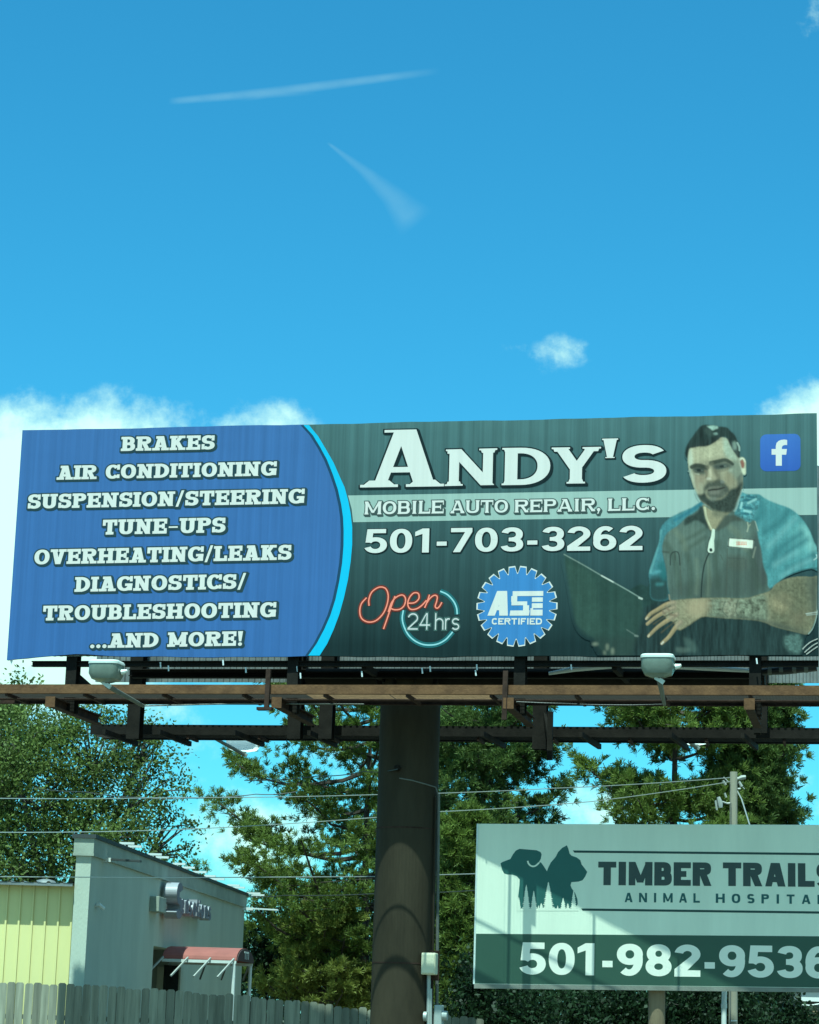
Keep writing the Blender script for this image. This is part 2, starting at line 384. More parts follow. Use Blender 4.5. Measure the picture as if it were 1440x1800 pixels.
        P.D(x0, 1, w / 2, .4, s); P.D(x1, 1, w / 2, .4, s * .8); P.V(w / 2, 0, .46, s * .95); sf(x0, 1); sf(x1, 1); sf(w / 2, 0)
    elif ch == '/': P.D(s * .3, -.06, w - s * .3, 1.06, s * .55)
    elif ch in '–-': P.H(.04, w - .04, .42 if ch == '–' else .36, h * (.55 if ch == '–' else 1.0))
    elif ch == '.': P.A(w / 2, .12, .06, .06, 0, 360, wx=.14, wy=.14)
    elif ch == ',': P.A(w / 2, .12, .06, .06, 0, 360, wx=.14, wy=.14); P.D(w / 2 - .06, -.2, w / 2 + .06, .12, .1)
    elif ch == '!': P.A(w / 2, .11, .055, .055, 0, 360, wx=.13, wy=.13); P.p.append([(w / 2 - .07 - P.e, .3 - P.e), (w / 2 + .07 + P.e, .3 - P.e), (w / 2 + .15 + P.e, 1 + P.e), (w / 2 - .15 - P.e, 1 + P.e)])
    elif ch == "'": e = P.e; P.p.append([(w * .32 - e, -e), (w * .68 + e, -e), (w * .95 + e, 1 + e), (w * .05 - e, 1 + e)]); P.rect(-.02 * w, 1.02 * w, .93, 1); P.rect(.2 * w, .8 * w, 0, .05)
    elif ch == '1': P.V(w * .6, 0, 1); P.D(w * .6, 1, w * .1, .74, s * .9) if False else P.p.append([(w * .6 + 0, 1), (w * .6 - s * .5, 1), (0, .86), (0, .68), (w * .6, .82)])
    elif ch == '2':
        ry = .30 - h / 2; P.A(w / 2, .70, w / 2 - s / 2, ry, 170, -38, e2=2.0)
        a = math.radians(-36); hx, hy = s / 2 + P.e, h / 2 + P.e; rx = w / 2 - s / 2
        po = (w / 2 + (rx + hx) * math.cos(a), .70 + (ry + hy) * math.sin(a)); pi_ = (w / 2 + (rx - hx) * math.cos(a), .70 + (ry - hy) * math.sin(a))
        P.p.append([pi_, (0 - P.e, h * 1.15), (0 - P.e, h * .4), (s * 1.35, h * .8), po])
        P.H(0, w, B)
    elif ch == '3':
        ry = (1 - h) / 4; P.A(w / 2, T - ry, w / 2 - s * .58, ry, 165, -90, e2=2.2); P.A(w / 2, B + ry, w / 2 - s / 2, ry, 90, -165, e2=2.2); P.H(w * .36, w * .56, .5, h * .9)
    elif ch == '4': P.V(w * .7, 0, 1); P.H(0, w, .28); P.D(s * .6, .28, w * .66, 1, s)
    elif ch == '5':
        P.H(w * .12, w * .94, T); P.p.append([(w * .1, 1), (w * .1 + s * .95, 1), (w * .06 + s * .85, .44), (w * .03, .44)])
        ry = .33 - h / 2; P.A(w * .48, .33, w * .52 - s / 2, ry, 150, -160, e2=2.1)
    elif ch in '69':
        Q = Pen(s, h, P.e); ry = .33 - h / 2
        Q.A(w / 2, .33, w / 2 - s / 2, ry, 0, 360, e2=2.1)
        Q.A(w / 2 + .02, .5, w / 2 - s / 2 + .02, .5 - h / 2, 52, 200, e2=2.1)
        for q in Q.p: P.p.append([(w - x, 1 - y) for x, y in q] if ch == '9' else q)
    elif ch == '7': P.H(0, w, T); P.D(w * .28, 0, w - s * .5, 1 - h * .9, s * 1.05)
    elif ch == '8':
        ry = (1 - h) / 4; P.A(w / 2, T - ry, w / 2 - s * .62, ry * .98, 0, 360, e2=2.1); P.A(w / 2, B + ry, w / 2 - s / 2, ry, 0, 360, e2=2.1)
    elif ch == 'h': P.V(L, 0, 1); P.A(w / 2, .42, R - w / 2, .24, 0, 180); P.V(R, 0, .42)
    elif ch == 'n': P.V(L, 0, .68); P.A(w / 2, .42, R - w / 2, .24, 0, 180); P.V(R, 0, .42)
    elif ch == 'r': P.V(L, 0, .68); P.A(w * .6, .4, w * .6 - L, .26, 60, 180)
    elif ch == 's': P.A(w / 2, .5, w / 2 - s * .5, .16, 20, 270); P.A(w / 2, .18, w / 2 - s * .5, .16, 90, -160)
    elif ch in 'eo': P.A(w / 2, .34, w / 2 - s / 2, .32, 0 if ch == 'o' else 20, 360 if ch == 'o' else 330); (P.H(L, R, .36) if ch == 'e' else None)
    elif ch == 'a': P.A(w / 2, .34, w / 2 - s / 2, .32, 0, 360); P.V(R, 0, .68)
    elif ch == 't': P.V(w / 2, 0, .95); P.H(0, w, .66)
    elif ch == 'i': P.V(w / 2, 0, .66); P.rect(w / 2 - s / 2, w / 2 + s / 2, .8, .95)

def textpieces(txt, style, s, h, e=0.0, slab=0.0, sth=.16, gap=.1, wfac=None):
    """natural-width pieces with cap height 1; returns pieces and total width"""
    x = 0; out_ = []
    for ch in txt:
        w = GW[ch] * (1 if not wfac else wfac.get(ch, 1))
        if ch != ' ':
            P = Pen(s, h, e, slab, sth); glyph(P, ch, w, style)
            out_ += [[(a + x, b) for a, b in q] for q in P.p]
        x += w + gap
    return out_, x - gap
def lay(mb, pieces, x0, z0, sx, sz, y, step=.00004, skew=0.0, dx=0, dz=0, slope=0.0, org=None):
    """put 2-D pieces on a board facing -y (local x right, z up)"""
    for i, q in enumerate(pieces):
        yy = y - step * (i % 97)
        mb.poly([(x0 + (a + skew * b) * sx + dx, yy, z0 + b * sz + dz + slope * (a * sx)) for a, b in q])

# ------------------------------------------------------------------ materials
M_steel = mat('dark_painted_steel', (.014, .012, .010), .7, 0, .4, 4, .2, 30, spec=.1)
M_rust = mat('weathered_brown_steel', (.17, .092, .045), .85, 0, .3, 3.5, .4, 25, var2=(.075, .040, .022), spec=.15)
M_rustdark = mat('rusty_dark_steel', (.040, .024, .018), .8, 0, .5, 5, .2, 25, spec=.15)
M_column = mat('brown_column_paint', (.038, .031, .020), .7, 0, .35, 1.6, .25, 14, spec=.12, stretch=(1, 1, .25))
M_galv = mat('galvanised_sheet', (.20, .21, .21), .5, .3, .3, 3)
M_grate = mat('walkway_mesh_steel', (.028, .022, .017), .8, 0, .3, 8)
M_lampw = mat('lamp_white_metal', (.62, .66, .62), .4, 0, .06, 8)
M_lampt = mat('lamp_white_diffuser', (.88, .90, .88), .4, 0, .02, 8, transl=.75)
M_lampg = mat('lamp_grey_lens', (.17, .20, .17), .25, 0, .15, 6)
M_conduit = mat('grey_conduit', (.13, .135, .12), .6, 0, .15, 6)
M_boxcream = mat('cream_enclosure', (.62, .58, .42), .5, 0, .05, 5)
M_boxgrey = mat('grey_enclosure', (.36, .38, .36), .45, .2, .1, 5)
M_white = mat('white_vinyl_sheet', (.70, .73, .74), .4, 0, .08, 4)
M_tarpblack = mat('black_sheet', (.012, .012, .014), .35, 0, .3, 4)
M_cable = mat('black_cable', (.012, .012, .012), .5)
M_wire = mat('weathered_wire', (.42, .43, .40), .4, .5)

# ------------------------------------------------------------------ billboard
PSI = -0.20630
BC = np.array([-0.12067, 40.3015, 8.31584 + EYE])
BA = np.array([math.cos(PSI), math.sin(PSI), 0]); BB = np.array([-math.sin(PSI), math.cos(PSI), 0])
BO = np.array([BC[0], BC[1], 0])
def bl(px, py, ly=0.0):
    """photo pixel -> billboard local (x, z) on the plane y=ly"""
    d = rayd(px, py); q = (BO + BB * ly - CO) @ BB / (d @ BB); p = CO + d * q - BO
    return float(p @ BA), float(p[2])
def bp(px, py, ly=0.0):
    x, z = bl(px, py, ly); return (x, ly, z)
bb = empty('billboard', 'large roadside billboard on a brown steel column, advert for a mobile auto repair shop', 'billboard', BO, PSI)
ZT, ZB = BC[2] + 4.27 / 2, BC[2] - 4.27 / 2
XL, XR = -14.63 / 2, 14.63 / 2

C_TOP, C_BOT = obs(77, 131, 129), obs(27, 57, 57)
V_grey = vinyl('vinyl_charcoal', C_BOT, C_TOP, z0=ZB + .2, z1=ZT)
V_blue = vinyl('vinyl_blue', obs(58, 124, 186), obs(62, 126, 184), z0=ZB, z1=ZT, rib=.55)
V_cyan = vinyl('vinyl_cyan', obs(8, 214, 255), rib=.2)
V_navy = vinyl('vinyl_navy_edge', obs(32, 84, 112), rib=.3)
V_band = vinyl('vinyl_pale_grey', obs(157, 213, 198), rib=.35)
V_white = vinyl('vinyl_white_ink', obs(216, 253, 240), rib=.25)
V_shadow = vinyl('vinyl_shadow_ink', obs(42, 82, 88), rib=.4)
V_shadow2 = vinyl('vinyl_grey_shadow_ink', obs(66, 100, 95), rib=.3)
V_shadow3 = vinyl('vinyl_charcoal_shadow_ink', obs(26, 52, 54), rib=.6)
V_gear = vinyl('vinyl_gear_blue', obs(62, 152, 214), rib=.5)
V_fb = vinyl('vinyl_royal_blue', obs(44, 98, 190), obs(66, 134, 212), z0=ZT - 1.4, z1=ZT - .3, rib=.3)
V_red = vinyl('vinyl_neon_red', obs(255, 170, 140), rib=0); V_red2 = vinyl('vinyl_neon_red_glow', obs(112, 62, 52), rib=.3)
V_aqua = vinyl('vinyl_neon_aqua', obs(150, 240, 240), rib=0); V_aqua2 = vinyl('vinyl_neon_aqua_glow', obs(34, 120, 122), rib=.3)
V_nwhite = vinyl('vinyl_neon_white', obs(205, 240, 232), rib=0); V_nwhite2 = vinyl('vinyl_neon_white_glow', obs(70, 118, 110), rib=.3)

# vinyl face: ragged lower hem, wrapped sides
def edge_noise(x, k): return .02 * math.sin(x * 1.7 + k) + .013 * math.sin(x * 4.3 + 2 * k) + .008 * math.sin(x * 9.1 + k)
top = [(x, ZT + edge_noise(x, 1) * .25) for x in np.linspace(XL, XR, 80)]
bot = [(x, ZB + edge_noise(x, 4) * .4 - (.06 * max(0, 1 - abs(x - XL) / .5)) + (.05 * max(0, 1 - abs(x - XL - 1.3) / .9))) for x in np.linspace(XL, XR, 80)]
mb = MB()
for (a, b, c, d) in zip(bot[:-1], bot[1:], top[1:], top[:-1]):
    mb.hexa([(a[0], 0, a[1]), (b[0], 0, b[1]), (b[0], .07, b[1]), (a[0], .07, a[1]), (d[0], 0, d[1]), (c[0], 0, c[1]), (c[0], .07, c[1]), (d[0], .07, d[1])])
face = mb.build('vinyl_face', V_grey, bb)
def zoom(pts, ox, oy, s): return [(ox + x / s, oy + y / s) for x, y in pts]
inner = zoom([(42, 135), (90, 195), (130, 260), (165, 325), (195, 400), (222, 480), (240, 560), (250, 630), (253, 700), (252, 780), (245, 870), (230, 965), (210, 1060), (183, 1145), (150, 1220), (110, 1295), (66, 1362)], 520, 700, 3)
outer = zoom([(70, 135), (118, 200), (160, 270), (200, 340), (235, 420), (258, 470), (277, 540), (290, 610), (298, 680), (298, 770), (290, 860), (276, 955), (255, 1050), (230, 1140), (200, 1220), (166, 1295), (126, 1362)], 520, 700, 3)
I_ = [bl(*p) for p in inner]; O_ = [bl(*p) for p in outer]
I_[0] = (I_[0][0], ZT - .012); O_[0] = (O_[0][0], ZT - .012); I_[-1] = (I_[-1][0], ZB + .015); O_[-1] = (O_[-1][0], ZB + .015)
mb = MB()
zs = np.linspace(ZB, ZT, 60); ii = sorted(I_, key=lambda p: p[1]); xi = np.interp(zs, [p[1] for p in ii], [p[0] for p in ii])
for k in range(59):
    z0, z1 = zs[k], zs[k + 1]
    n_ = 26; t0 = np.linspace(0, 1, n_ + 1)
    for j in range(n_):
        xa0, xa1 = XL + (xi[k] - XL) * t0[j], XL + (xi[k] - XL) * t0[j + 1]; xb0, xb1 = XL + (xi[k + 1] - XL) * t0[j], XL + (xi[k + 1] - XL) * t0[j + 1]
        def hem(x, z):
            if z <= ZB + 1e-6: return float(np.interp(x, [p[0] for p in bot], [p[1] for p in bot])) - .004
            if z >= ZT - 1e-6: return float(np.interp(x, [p[0] for p in top], [p[1] for p in top])) + .003
            return z
        mb.poly([(xa0, -.004, hem(xa0, z0)), (xa1, -.004, hem(xa1, z0)), (xb1, -.004, hem(xb1, z1)), (xb0, -.004, hem(xb0, z1))])
mb.build('blue_field', V_blue, bb)
def strip(A, B, y, name, mt, par):
    mb = MB()
    for k in range(len(A) - 1): mb.poly([(A[k][0], y, A[k][1]), (B[k][0], y, B[k][1]), (B[k + 1][0], y, B[k + 1][1]), (A[k + 1][0], y, A[k + 1][1])])
    return mb.build(name, mt, par)
cs = strip(I_, O_, -.012, 'curved_stripe', V_cyan, bb)
strip([(x - .055, z) for x, z in I_], I_, -.008, 'stripe_edge', V_navy, cs)
# pale band behind the second line
bt0, bb0 = bl(612, 871), bl(621, 918); bt1, bb1 = bl(1436.5, 857), bl(1438, 905)
xr = XR - .006
mb = MB(); mid = bl(618.5, 895)
mb.poly([(bb0[0], -.006, bb0[1]), (xr, -.006, bb1[1]), (xr, -.006, bt1[1]), (bt0[0], -.006, bt0[1]), (mid[0], -.006, mid[1])])
mb.build('pale_band', V_band, bb)

def board_text(txt, x0, x1, yb0, yb1, yt0, yt1, style, s, h, par, mt, to_local, y, name='lettering', slab=0.0, sth=.16, gap=.1, shadow=None, wfac=None, skew=0.0):
    """shadow = (material, widen, dx, dz) in cap-height units"""
    a, b, c, d = to_local(x0, yb0), to_local(x1, yb1), to_local(x0, yt0), to_local(x1, yt1)
    capz = ((c[1] - a[1]) + (d[1] - b[1])) / 2; slope = (b[1] - a[1]) / (b[0] - a[0])
    pcs, tw = textpieces(txt, style, s, h, 0, slab, sth, gap, wfac)
    sx = (b[0] - a[0] - skew * capz) / tw
    mb = MB(); lay(mb, pcs, a[0], a[1], sx, capz, y, skew=skew * capz / sx, slope=slope)
    o = mb.build(name, mt, par)
    if shadow:
        p2, _ = textpieces(txt, style, s, h, shadow[1], slab, sth, gap, wfac)
        mb = MB()
        for k, (fx, fz) in enumerate(((0, 0), (.5, .5), (1, 1))):
            lay(mb, p2, a[0], a[1], sx, capz, y + .006 + .0035 * k, skew=skew * capz / sx, dx=shadow[2] * capz * fx, dz=shadow[3] * capz * fz, slope=slope, step=.00003)
        mb.build('lettering_shadow', shadow[0], o)
    return o
SL = dict(style='slab', s=.285, h=.185, slab=.095, sth=.175, gap=.075, par=bb, mt=V_white, to_local=bl, y=-.022, shadow=(V_shadow, .085, .10, -.095))
board_text('BRAKES', 213, 377, 793, 790, 768, 765, **SL)
board_text('AIR CONDITIONING', 100, 486, 843.5, 836, 819, 811, **SL)
board_text('SUSPENSION/STEERING', 48.5, 535, 894.5, 885, 869, 859.5, **SL)
board_text('TUNE–UPS', 180, 396, 940, 936, 913.5, 910, **SL)
board_text('OVERHEATING/LEAKS', 60, 512, 992.5, 984, 966.5, 957.5, **SL)
board_text('DIAGNOSTICS/', 131.5, 432, 1040.5, 1035, 1014.5, 1009, **SL)
board_text('TROUBLESHOOTING', 75, 485, 1091, 1085, 1065, 1058.5, **SL)
board_text('...AND MORE!', 158, 427, 1139.5, 1135, 1114, 1110, **SL)
# headline, flared capitals
CP = dict(style='cop', slab=.075, sth=.045, gap=.1, par=bb, mt=V_white, to_local=bl, y=-.026, shadow=(V_shadow3, .035, .05, -.045))
board_text('A', 636, 778, 857, 855, 756, 755, s=.25, h=.10, **{**CP, 'slab': .11, 'shadow': (V_shadow3, .02, .03, -.025)})
board_text('N', 783, 872, 854.5, 852.5, 790, 788.5, s=.33, h=.13, wfac={'N': 1.35}, **CP)
board_text('D', 883, 967, 853, 852, 787.5, 786.5, s=.33, h=.15, wfac={'D': 1.35}, **CP)
board_text('Y', 970, 1055, 850.5, 849.5, 787, 785.5, s=.34, h=.13, wfac={'Y': 1.35}, **CP)
board_text("'", 1059, 1086, 805.5, 805, 771.5, 770.5, s=.3, h=.13, wfac={"'": 2.6}, **CP)
board_text('S', 1093, 1171, 849.5, 847.5, 783.5, 781.5, s=.33, h=.2, wfac={'S': 1.5}, **{**CP, 'slab': 0})
SM = dict(style='cop', s=.25, h=.15, slab=.05, sth=.07, gap=.12, par=bb, mt=V_white, to_local=bl, y=-.024, shadow=(V_shadow2, .075, .1, -.12), wfac={k: 1.22 for k in 'MOBILEAUTRPC'})
board_text('MOBILE', 641, 780, 904.5, 902.5, 881.5, 880, **SM)
board_text('AUTO', 792, 893, 902.5, 901, 880, 878.8, **SM)
board_text('REPAIR,', 905, 1056, 901, 898.5, 878.5, 876.5, **SM)
board_text('LLC.', 1069, 1152, 898.3, 896.5, 876.3, 875, **SM)
board_text('501-703-3262', 641, 1129.5, 972.5, 967, 931, 923.5, style='hum', s=.235, h=.17, gap=.1, par=bb, mt=V_white, to_local=bl, y=-.022, wfac={'-': .85}, shadow=(V_shadow3, .03, .03, -.03))

# gear emblem
gx, gz = bl(908.8, 1065.5); gr = (bl(980.5, 1065)[0] - bl(837.5, 1065)[0]) / 2
def gear(ro, ri, n=22, tw=.30):
    p = []
    for k in range(n):
        a = 2 * math.pi * (k + .5) / n; da = 2 * math.pi / n
        for r, t in ((ri, -.5 * (1 - .10)), (ro, -tw * .95), (ro, tw * .95), (ri, .5 * (1 - .10))): p.append((r * math.sin(a + t * da), r * math.cos(a + t * da)))
    return p
def disc(pts, y, name, mt, par):
    mb = MB()
    for i in range(len(pts)):
        a, b = pts[i], pts[(i + 1) % len(pts)]
        mb.poly([(gx, y, gz), (gx + a[0], y, gz + a[1]), (gx + b[0], y, gz + b[1])])
    return mb.build(name, mt, par)
gw = disc(gear(gr, gr * .83), -.008, 'gear_emblem', V_white, bb)
disc(gear(gr * .965, gr * .80, tw=.26), -.014, 'gear_disc', V_gear, gw)
z2 = lambda x, y: (520 + x / 3, 700 + y / 3)
def g_text(txt, x0, x1, yb, yt, **k):
    a, b, c, d = z2(x0, yb), z2(x1, yb), z2(x0, yt), z2(x1, yt)
    return board_text(txt, a[0], b[0], a[1], b[1], c[1], d[1], par=gw, mt=V_white, to_local=bl, y=-.022, **k)
g_text('A', 1008, 1140, 1147, 1017, style='sans', s=.40, h=.17, skew=.16)
# S and E share the striped, squared-off strokes of the mark
x0, z0 = bl(*z2(1128, 1147)); x1, z1 = bl(*z2(1307, 1017)); u = (z1 - z0); w = x1 - x0
mb = MB()
def bar(a, b, c, d, sk=.0): mb.poly([(x0 + a * w, -.0221, z0 + c * u), (x0 + b * w, -.0221, z0 + c * u), (x0 + (b + sk) * w, -.0221, z0 + d * u), (x0 + (a + sk) * w, -.0221, z0 + d * u)])
bar(.08, .995, .80, 1.0); bar(.04, .22, .56, .80); bar(.22, .52, .42, .58); bar(.05, .22, .42, .56); bar(.40, .58, .21, .42); bar(.0, .58, 0, .21, .02)
bar(.66, .985, .56, .74); bar(.66, .985, .30, .50); bar(.62, .985, .0, .24); bar(.62, .70, .24, .30)
mb.build('lettering', V_white, gw)
g_text('CERTIFIED', 1034, 1299, 1194, 1160, style='sans', s=.26, h=.22, gap=.13, wfac={k: 1.25 for k in 'CERTFD'})

# neon sign artwork
def ribbon2(pts, w, mb, y, tol=bl):
    q = [np.array(tol(*p)) for p in pts]; L_ = []; R_ = []
    for i in range(len(q)):
        d = q[min(i + 1, len(q) - 1)] - q[max(i - 1, 0)]; d /= np.linalg.norm(d) + 1e-9; n_ = np.array([-d[1], d[0]]) * w / 2
        L_.append(q[i] + n_); R_.append(q[i] - n_)
    for i in range(len(q) - 1):
        yy = y - .0001 * (i % 9)
        mb.poly([(L_[i][0], yy, L_[i][1]), (R_[i][0], yy, R_[i][1]), (R_[i + 1][0], yy, R_[i + 1][1]), (L_[i + 1][0], yy, L_[i + 1][1])])
def smooth(pts, n=6):
    p = [np.array(q, float) for q in pts]; p = [2 * p[0] - p[1]] + p + [2 * p[-1] - p[-2]]; o = []
    for i in range(1, len(p) - 2):
        for t in np.linspace(0, 1, n, endpoint=False):
            o.append(.5 * ((2 * p[i]) + (-p[i - 1] + p[i + 1]) * t + (2 * p[i - 1] - 5 * p[i] + 4 * p[i + 1] - p[i + 2]) * t * t + (-p[i - 1] + 3 * p[i] - 3 * p[i + 1] + p[i + 2]) * t ** 3))
    o.append(p[-2]); return [tuple(q) for q in o]
script = [[(387, 1095), (386, 1062), (402, 1022), (440, 997), (474, 1004), (488, 1040), (482, 1088), (462, 1135), (425, 1172), (385, 1181), (350, 1164), (338, 1128), (346, 1085), (374, 1052)],
          [(524, 1044), (505, 1095), (484, 1158), (463, 1218)], [(488, 1128), (505, 1080), (530, 1050), (562, 1038), (579, 1056), (574, 1090), (552, 1112), (522, 1116), (500, 1108)],
          [(592, 1082), (628, 1078), (650, 1056), (646, 1030), (622, 1028), (600, 1052), (591, 1086), (604, 1112), (634, 1112), (664, 1094), (690, 1066)],
          [(706, 1036), (694, 1072), (680, 1106)], [(690, 1082), (708, 1056), (730, 1040), (746, 1046), (744, 1070), (736, 1098), (746, 1108), (760, 1096), (771, 1076)]]
ring = [[(762, 1018), (800, 1036), (832, 1070), (848, 1105), (852, 1140)], [(568, 1118), (562, 1160), (570, 1200), (592, 1245), (626, 1278), (668, 1298), (712, 1302), (752, 1295), (790, 1274), (815, 1248), (828, 1232)]]
def neon(strokes, w, mt, mtg, wg, y, name):
    mb = MB(); mg = MB()
    for s_ in strokes:
        p = [z2(*q) for q in (smooth(s_) if len(s_) > 2 else s_)]
        ribbon2(p, w, mb, y); ribbon2(p, wg, mg, y + .008)
    o = mb.build(name, mt, bb); mg.build('neon_glow', mtg, o); return o
neon(ring, .026, V_aqua, V_aqua2, .095, -.014, 'neon_ring'); neon(script, .024, V_red, V_red2, .075, -.018, 'neon_script')
o = board_text('24', *[z2(590, 0)[0], z2(708, 0)[0]], z2(0, 1221)[1], z2(0, 1221)[1], z2(0, 1134)[1], z2(0, 1134)[1], style='hum', s=.085, h=.085, gap=.12, par=bb, mt=V_nwhite, to_local=bl, y=-.022, shadow=(V_nwhite2, .09, 0, 0))
o = board_text('hrs', *[z2(734, 0)[0], z2(862, 0)[0]], z2(0, 1221)[1], z2(0, 1221)[1], z2(0, 1134)[1], z2(0, 1134)[1], style='hum', s=.085, h=.085, gap=.12, par=bb, mt=V_nwhite, to_local=bl, y=-.022, shadow=(V_nwhite2, .09, 0, 0))

# social media tile
z3 = lambda x, y: (960 + x / 3, 710 + y / 3)
def rrect(x0, x1, z0, z1, r, n=6):
    p = []
    for cx, cz, a0 in ((x1 - r, z1 - r, 0), (x0 + r, z1 - r, 90), (x0 + r, z0 + r, 180), (x1 - r, z0 + r, 270)):
        for k in range(n + 1):
            a = math.radians(a0 + 90 * k / n); p.append((cx + r * math.cos(a), cz + r * math.sin(a)))
    return p
fx0, fz0 = bl(*z3(1130, 356)); fx1, fz1 = bl(*z3(1342, 157))
mb = MB(); mb.poly([(x, -.006, z) for x, z in rrect(fx0, fx1, fz0, fz1, .11)]); fb = mb.build('social_tile', V_fb, bb)
fp = [(1212, 326), (1212, 268), (1190, 268), (1190, 238), (1212, 238), (1212, 222), (1216, 206), (1226, 196), (1240, 190), (1256, 188), (1272, 190), (1272, 217), (1258, 217), (1248, 221), (1244, 230), (1244, 238), (1271, 238), (1267, 268), (1244, 268), (1244, 326)]
mb = MB(); mb.poly([(p[0], -.010, p[1]) for p in [bl(*z3(*q)) for q in fp]]); mb.build('letter_mark', V_white, fb)

# ------------------------------------------------------------------ printed portrait: ink colours on a fine grid
PX0, PY0, PX1, PY1 = 985, 738, 1439, 1158
SS = 1.25
cw, chh = int((PX1 - PX0) * SS), int((PY1 - PY0) * SS)
gxx, gyy = np.meshgrid(PX0 + (np.arange(cw) + .5) / SS, PY0 + (np.arange(chh) + .5) / SS)
tt = np.clip((1155 - gyy) / (1155 - 735), 0, 1)[..., None]
# background ink under the portrait, identical to the face and band
ink = np.array(C_BOT) * (1 - tt) + np.array(C_TOP) * tt
zc = np.array([[bl(PX0, PY0), bl(PX1, PY0)], [bl(PX0, PY1), bl(PX1, PY1)]])
fx_ = (gxx - PX0) / (PX1 - PX0); fy_ = (gyy - PY0) / (PY1 - PY0)
def loc_grid(px, py):
    d = _F + CR * (px[..., None] - 720) / FPX - CU * (py[..., None] - 900) / FPX
    q = ((BO - CO) @ BB) / (d @ BB); p = CO + d * q[..., None] - BO
    return p @ BA, p[..., 2]
GX, GZ = loc_grid(gxx, gyy)
tz = np.clip((GZ - ZB - .2) / (ZT - ZB - .2), 0, 1)[..., None]
ink = np.array(C_BOT) * (1 - tz) + np.array(C_TOP) * tz
zb_ = bt0[1] + (GX - bt0[0]) * (bt1[1] - bt0[1]) / (xr - bt0[0]); zl_ = bb0[1] + (GX - bb0[0]) * (bb1[1] - bb0[1]) / (xr - bb0[0])
ink = np.where(((GZ < zb_) & (GZ > zl_))[..., None], np.array(obs(157, 213, 198)), ink)
alpha = np.zeros((chh, cw))
def blur(a, r):
    r = int(round(r * SS))
    if r < 1: return a
    for ax in (0, 1):
        for _ in range(2):
            p = np.pad(a, [(r, r) if k == ax else (0, 0) for k in range(2)], mode='edge'); cs_ = np.cumsum(p, axis=ax)
            z_ = np.zeros_like(np.take(cs_, [0], axis=ax)); cs_ = np.concatenate([z_, cs_], axis=ax); n_ = 2 * r + 1
            hi = np.take(cs_, range(n_, cs_.shape[ax]), axis=ax); lo = np.take(cs_, range(0, cs_.shape[ax] - n_), axis=ax); a = (hi - lo) / n_
    return a
def pmask(pts):
    m_ = np.zeros((chh, cw), bool); n_ = len(pts)
    for i in range(n_):
        (xa, ya), (xb, yb) = pts[i], pts[(i + 1) % n_]
        if ya == yb: continue
        c_ = ((ya > gyy) != (yb > gyy)) & (gxx < (xb - xa) * (gyy - ya) / (yb - ya) + xa); m_ ^= c_
    return m_.astype(float)
def vnoise(sc, seed, sx=1, sy=1):
    r = np.random.default_rng(seed); o_ = np.zeros((chh, cw)); am = 1
    for k in range(4):
        g = r.random((int(chh / sc / sy) + 3, int(cw / sc / sx) + 3)); ys = np.arange(chh) / sc / sy; xs = np.arange(cw) / sc / sx
        y0_, x0_ = ys.astype(int), xs.astype(int); fy, fx = (ys - y0_)[:, None], (xs - x0_)[None]
        fy = fy * fy * (3 - 2 * fy); fx = fx * fx * (3 - 2 * fx)
        v = (g[y0_][:, x0_] * (1 - fx) + g[y0_][:, x0_ + 1] * fx) * (1 - fy) + (g[y0_ + 1][:, x0_] * (1 - fx) + g[y0_ + 1][:, x0_ + 1] * fx) * fy
        o_ += (v - .5) * am; am *= .6; sc = max(sc / 2, 1.01)
    return o_
def put(mask, col, a=1.0, solid=True, nz=None, na=.2):
    global ink, alpha
    c_ = np.broadcast_to(np.array(obs_s(*col)) * .94, ink.shape)
    if nz is not None: c_ = np.clip(c_ * (1 + na * 2 * nz[..., None]), .003, .9)
    k = (mask * a)[..., None]; ink = ink * (1 - k) + c_ * k
    if solid: alpha = np.maximum(alpha, mask * (1 if a > .5 else a))
def fill(pts, col, soft=.8, a=1.0, clip=None, nz=None, na=.2, solid=True, sm=True):
    if sm: pts = smooth(list(pts) + [pts[0]], 4)[:-1]
    m_ = blur(pmask(pts), soft)
    if clip is not None: m_ = m_ * clip
    put(m_, col, a, solid, nz, na); return m_
def line(pts, w, col, soft=.6, a=1.0, w1=None, clip=None, solid=True):
    pts = smooth(pts, 5) if len(pts) > 2 else pts
    m_ = np.zeros((chh, cw)); n_ = len(pts) - 1; w1 = w if w1 is None else w1
    for i in range(n_):
        (xa, ya), (xb, yb) = pts[i], pts[i + 1]; dx, dy = xb - xa, yb - ya; L2 = dx * dx + dy * dy + 1e-9
        t = np.clip(((gxx - xa) * dx + (gyy - ya) * dy) / L2, 0, 1); d_ = np.hypot(gxx - xa - t * dx, gyy - ya - t * dy)
        ww = (w + (w1 - w) * ((i + t) / n_)) / 2; m_ = np.maximum(m_, np.clip((ww - d_) / soft + .5, 0, 1))
    if clip is not None: m_ = m_ * clip
    put(m_, col, a, solid); return m_
def Z(ox, oy, s): return lambda *p: [(ox + x / s, oy + y / s) for x, y in p]
Z1, Z2, Z3, Z4 = Z(1190, 735, 10.286), Z(1120, 860, 4.5), Z(1110, 1000, 4.3636), Z(980, 960, 7.2)
NA, NB_, NC = vnoise(9, 1), vnoise(4, 2), vnoise(14, 3, .35, 2.5)
# laptop
fill(Z4((85, 108), (1075, 665), (1112, 900), (1122, 1250), (1120, 1425), (640, 1425), (450, 1150), (240, 990), (150, 520)), (44, 76, 70), 1.2, nz=NA, na=.06, sm=False)
fill(Z4((90, 180), (420, 350), (560, 1000), (420, 1150), (250, 985), (160, 520)), (50, 84, 76), 4, .7, nz=NA, na=.08)
fill(Z4((450, 1150), (1120, 1180), (1122, 1425), (640, 1425)), (44, 70, 66), 5, .8)
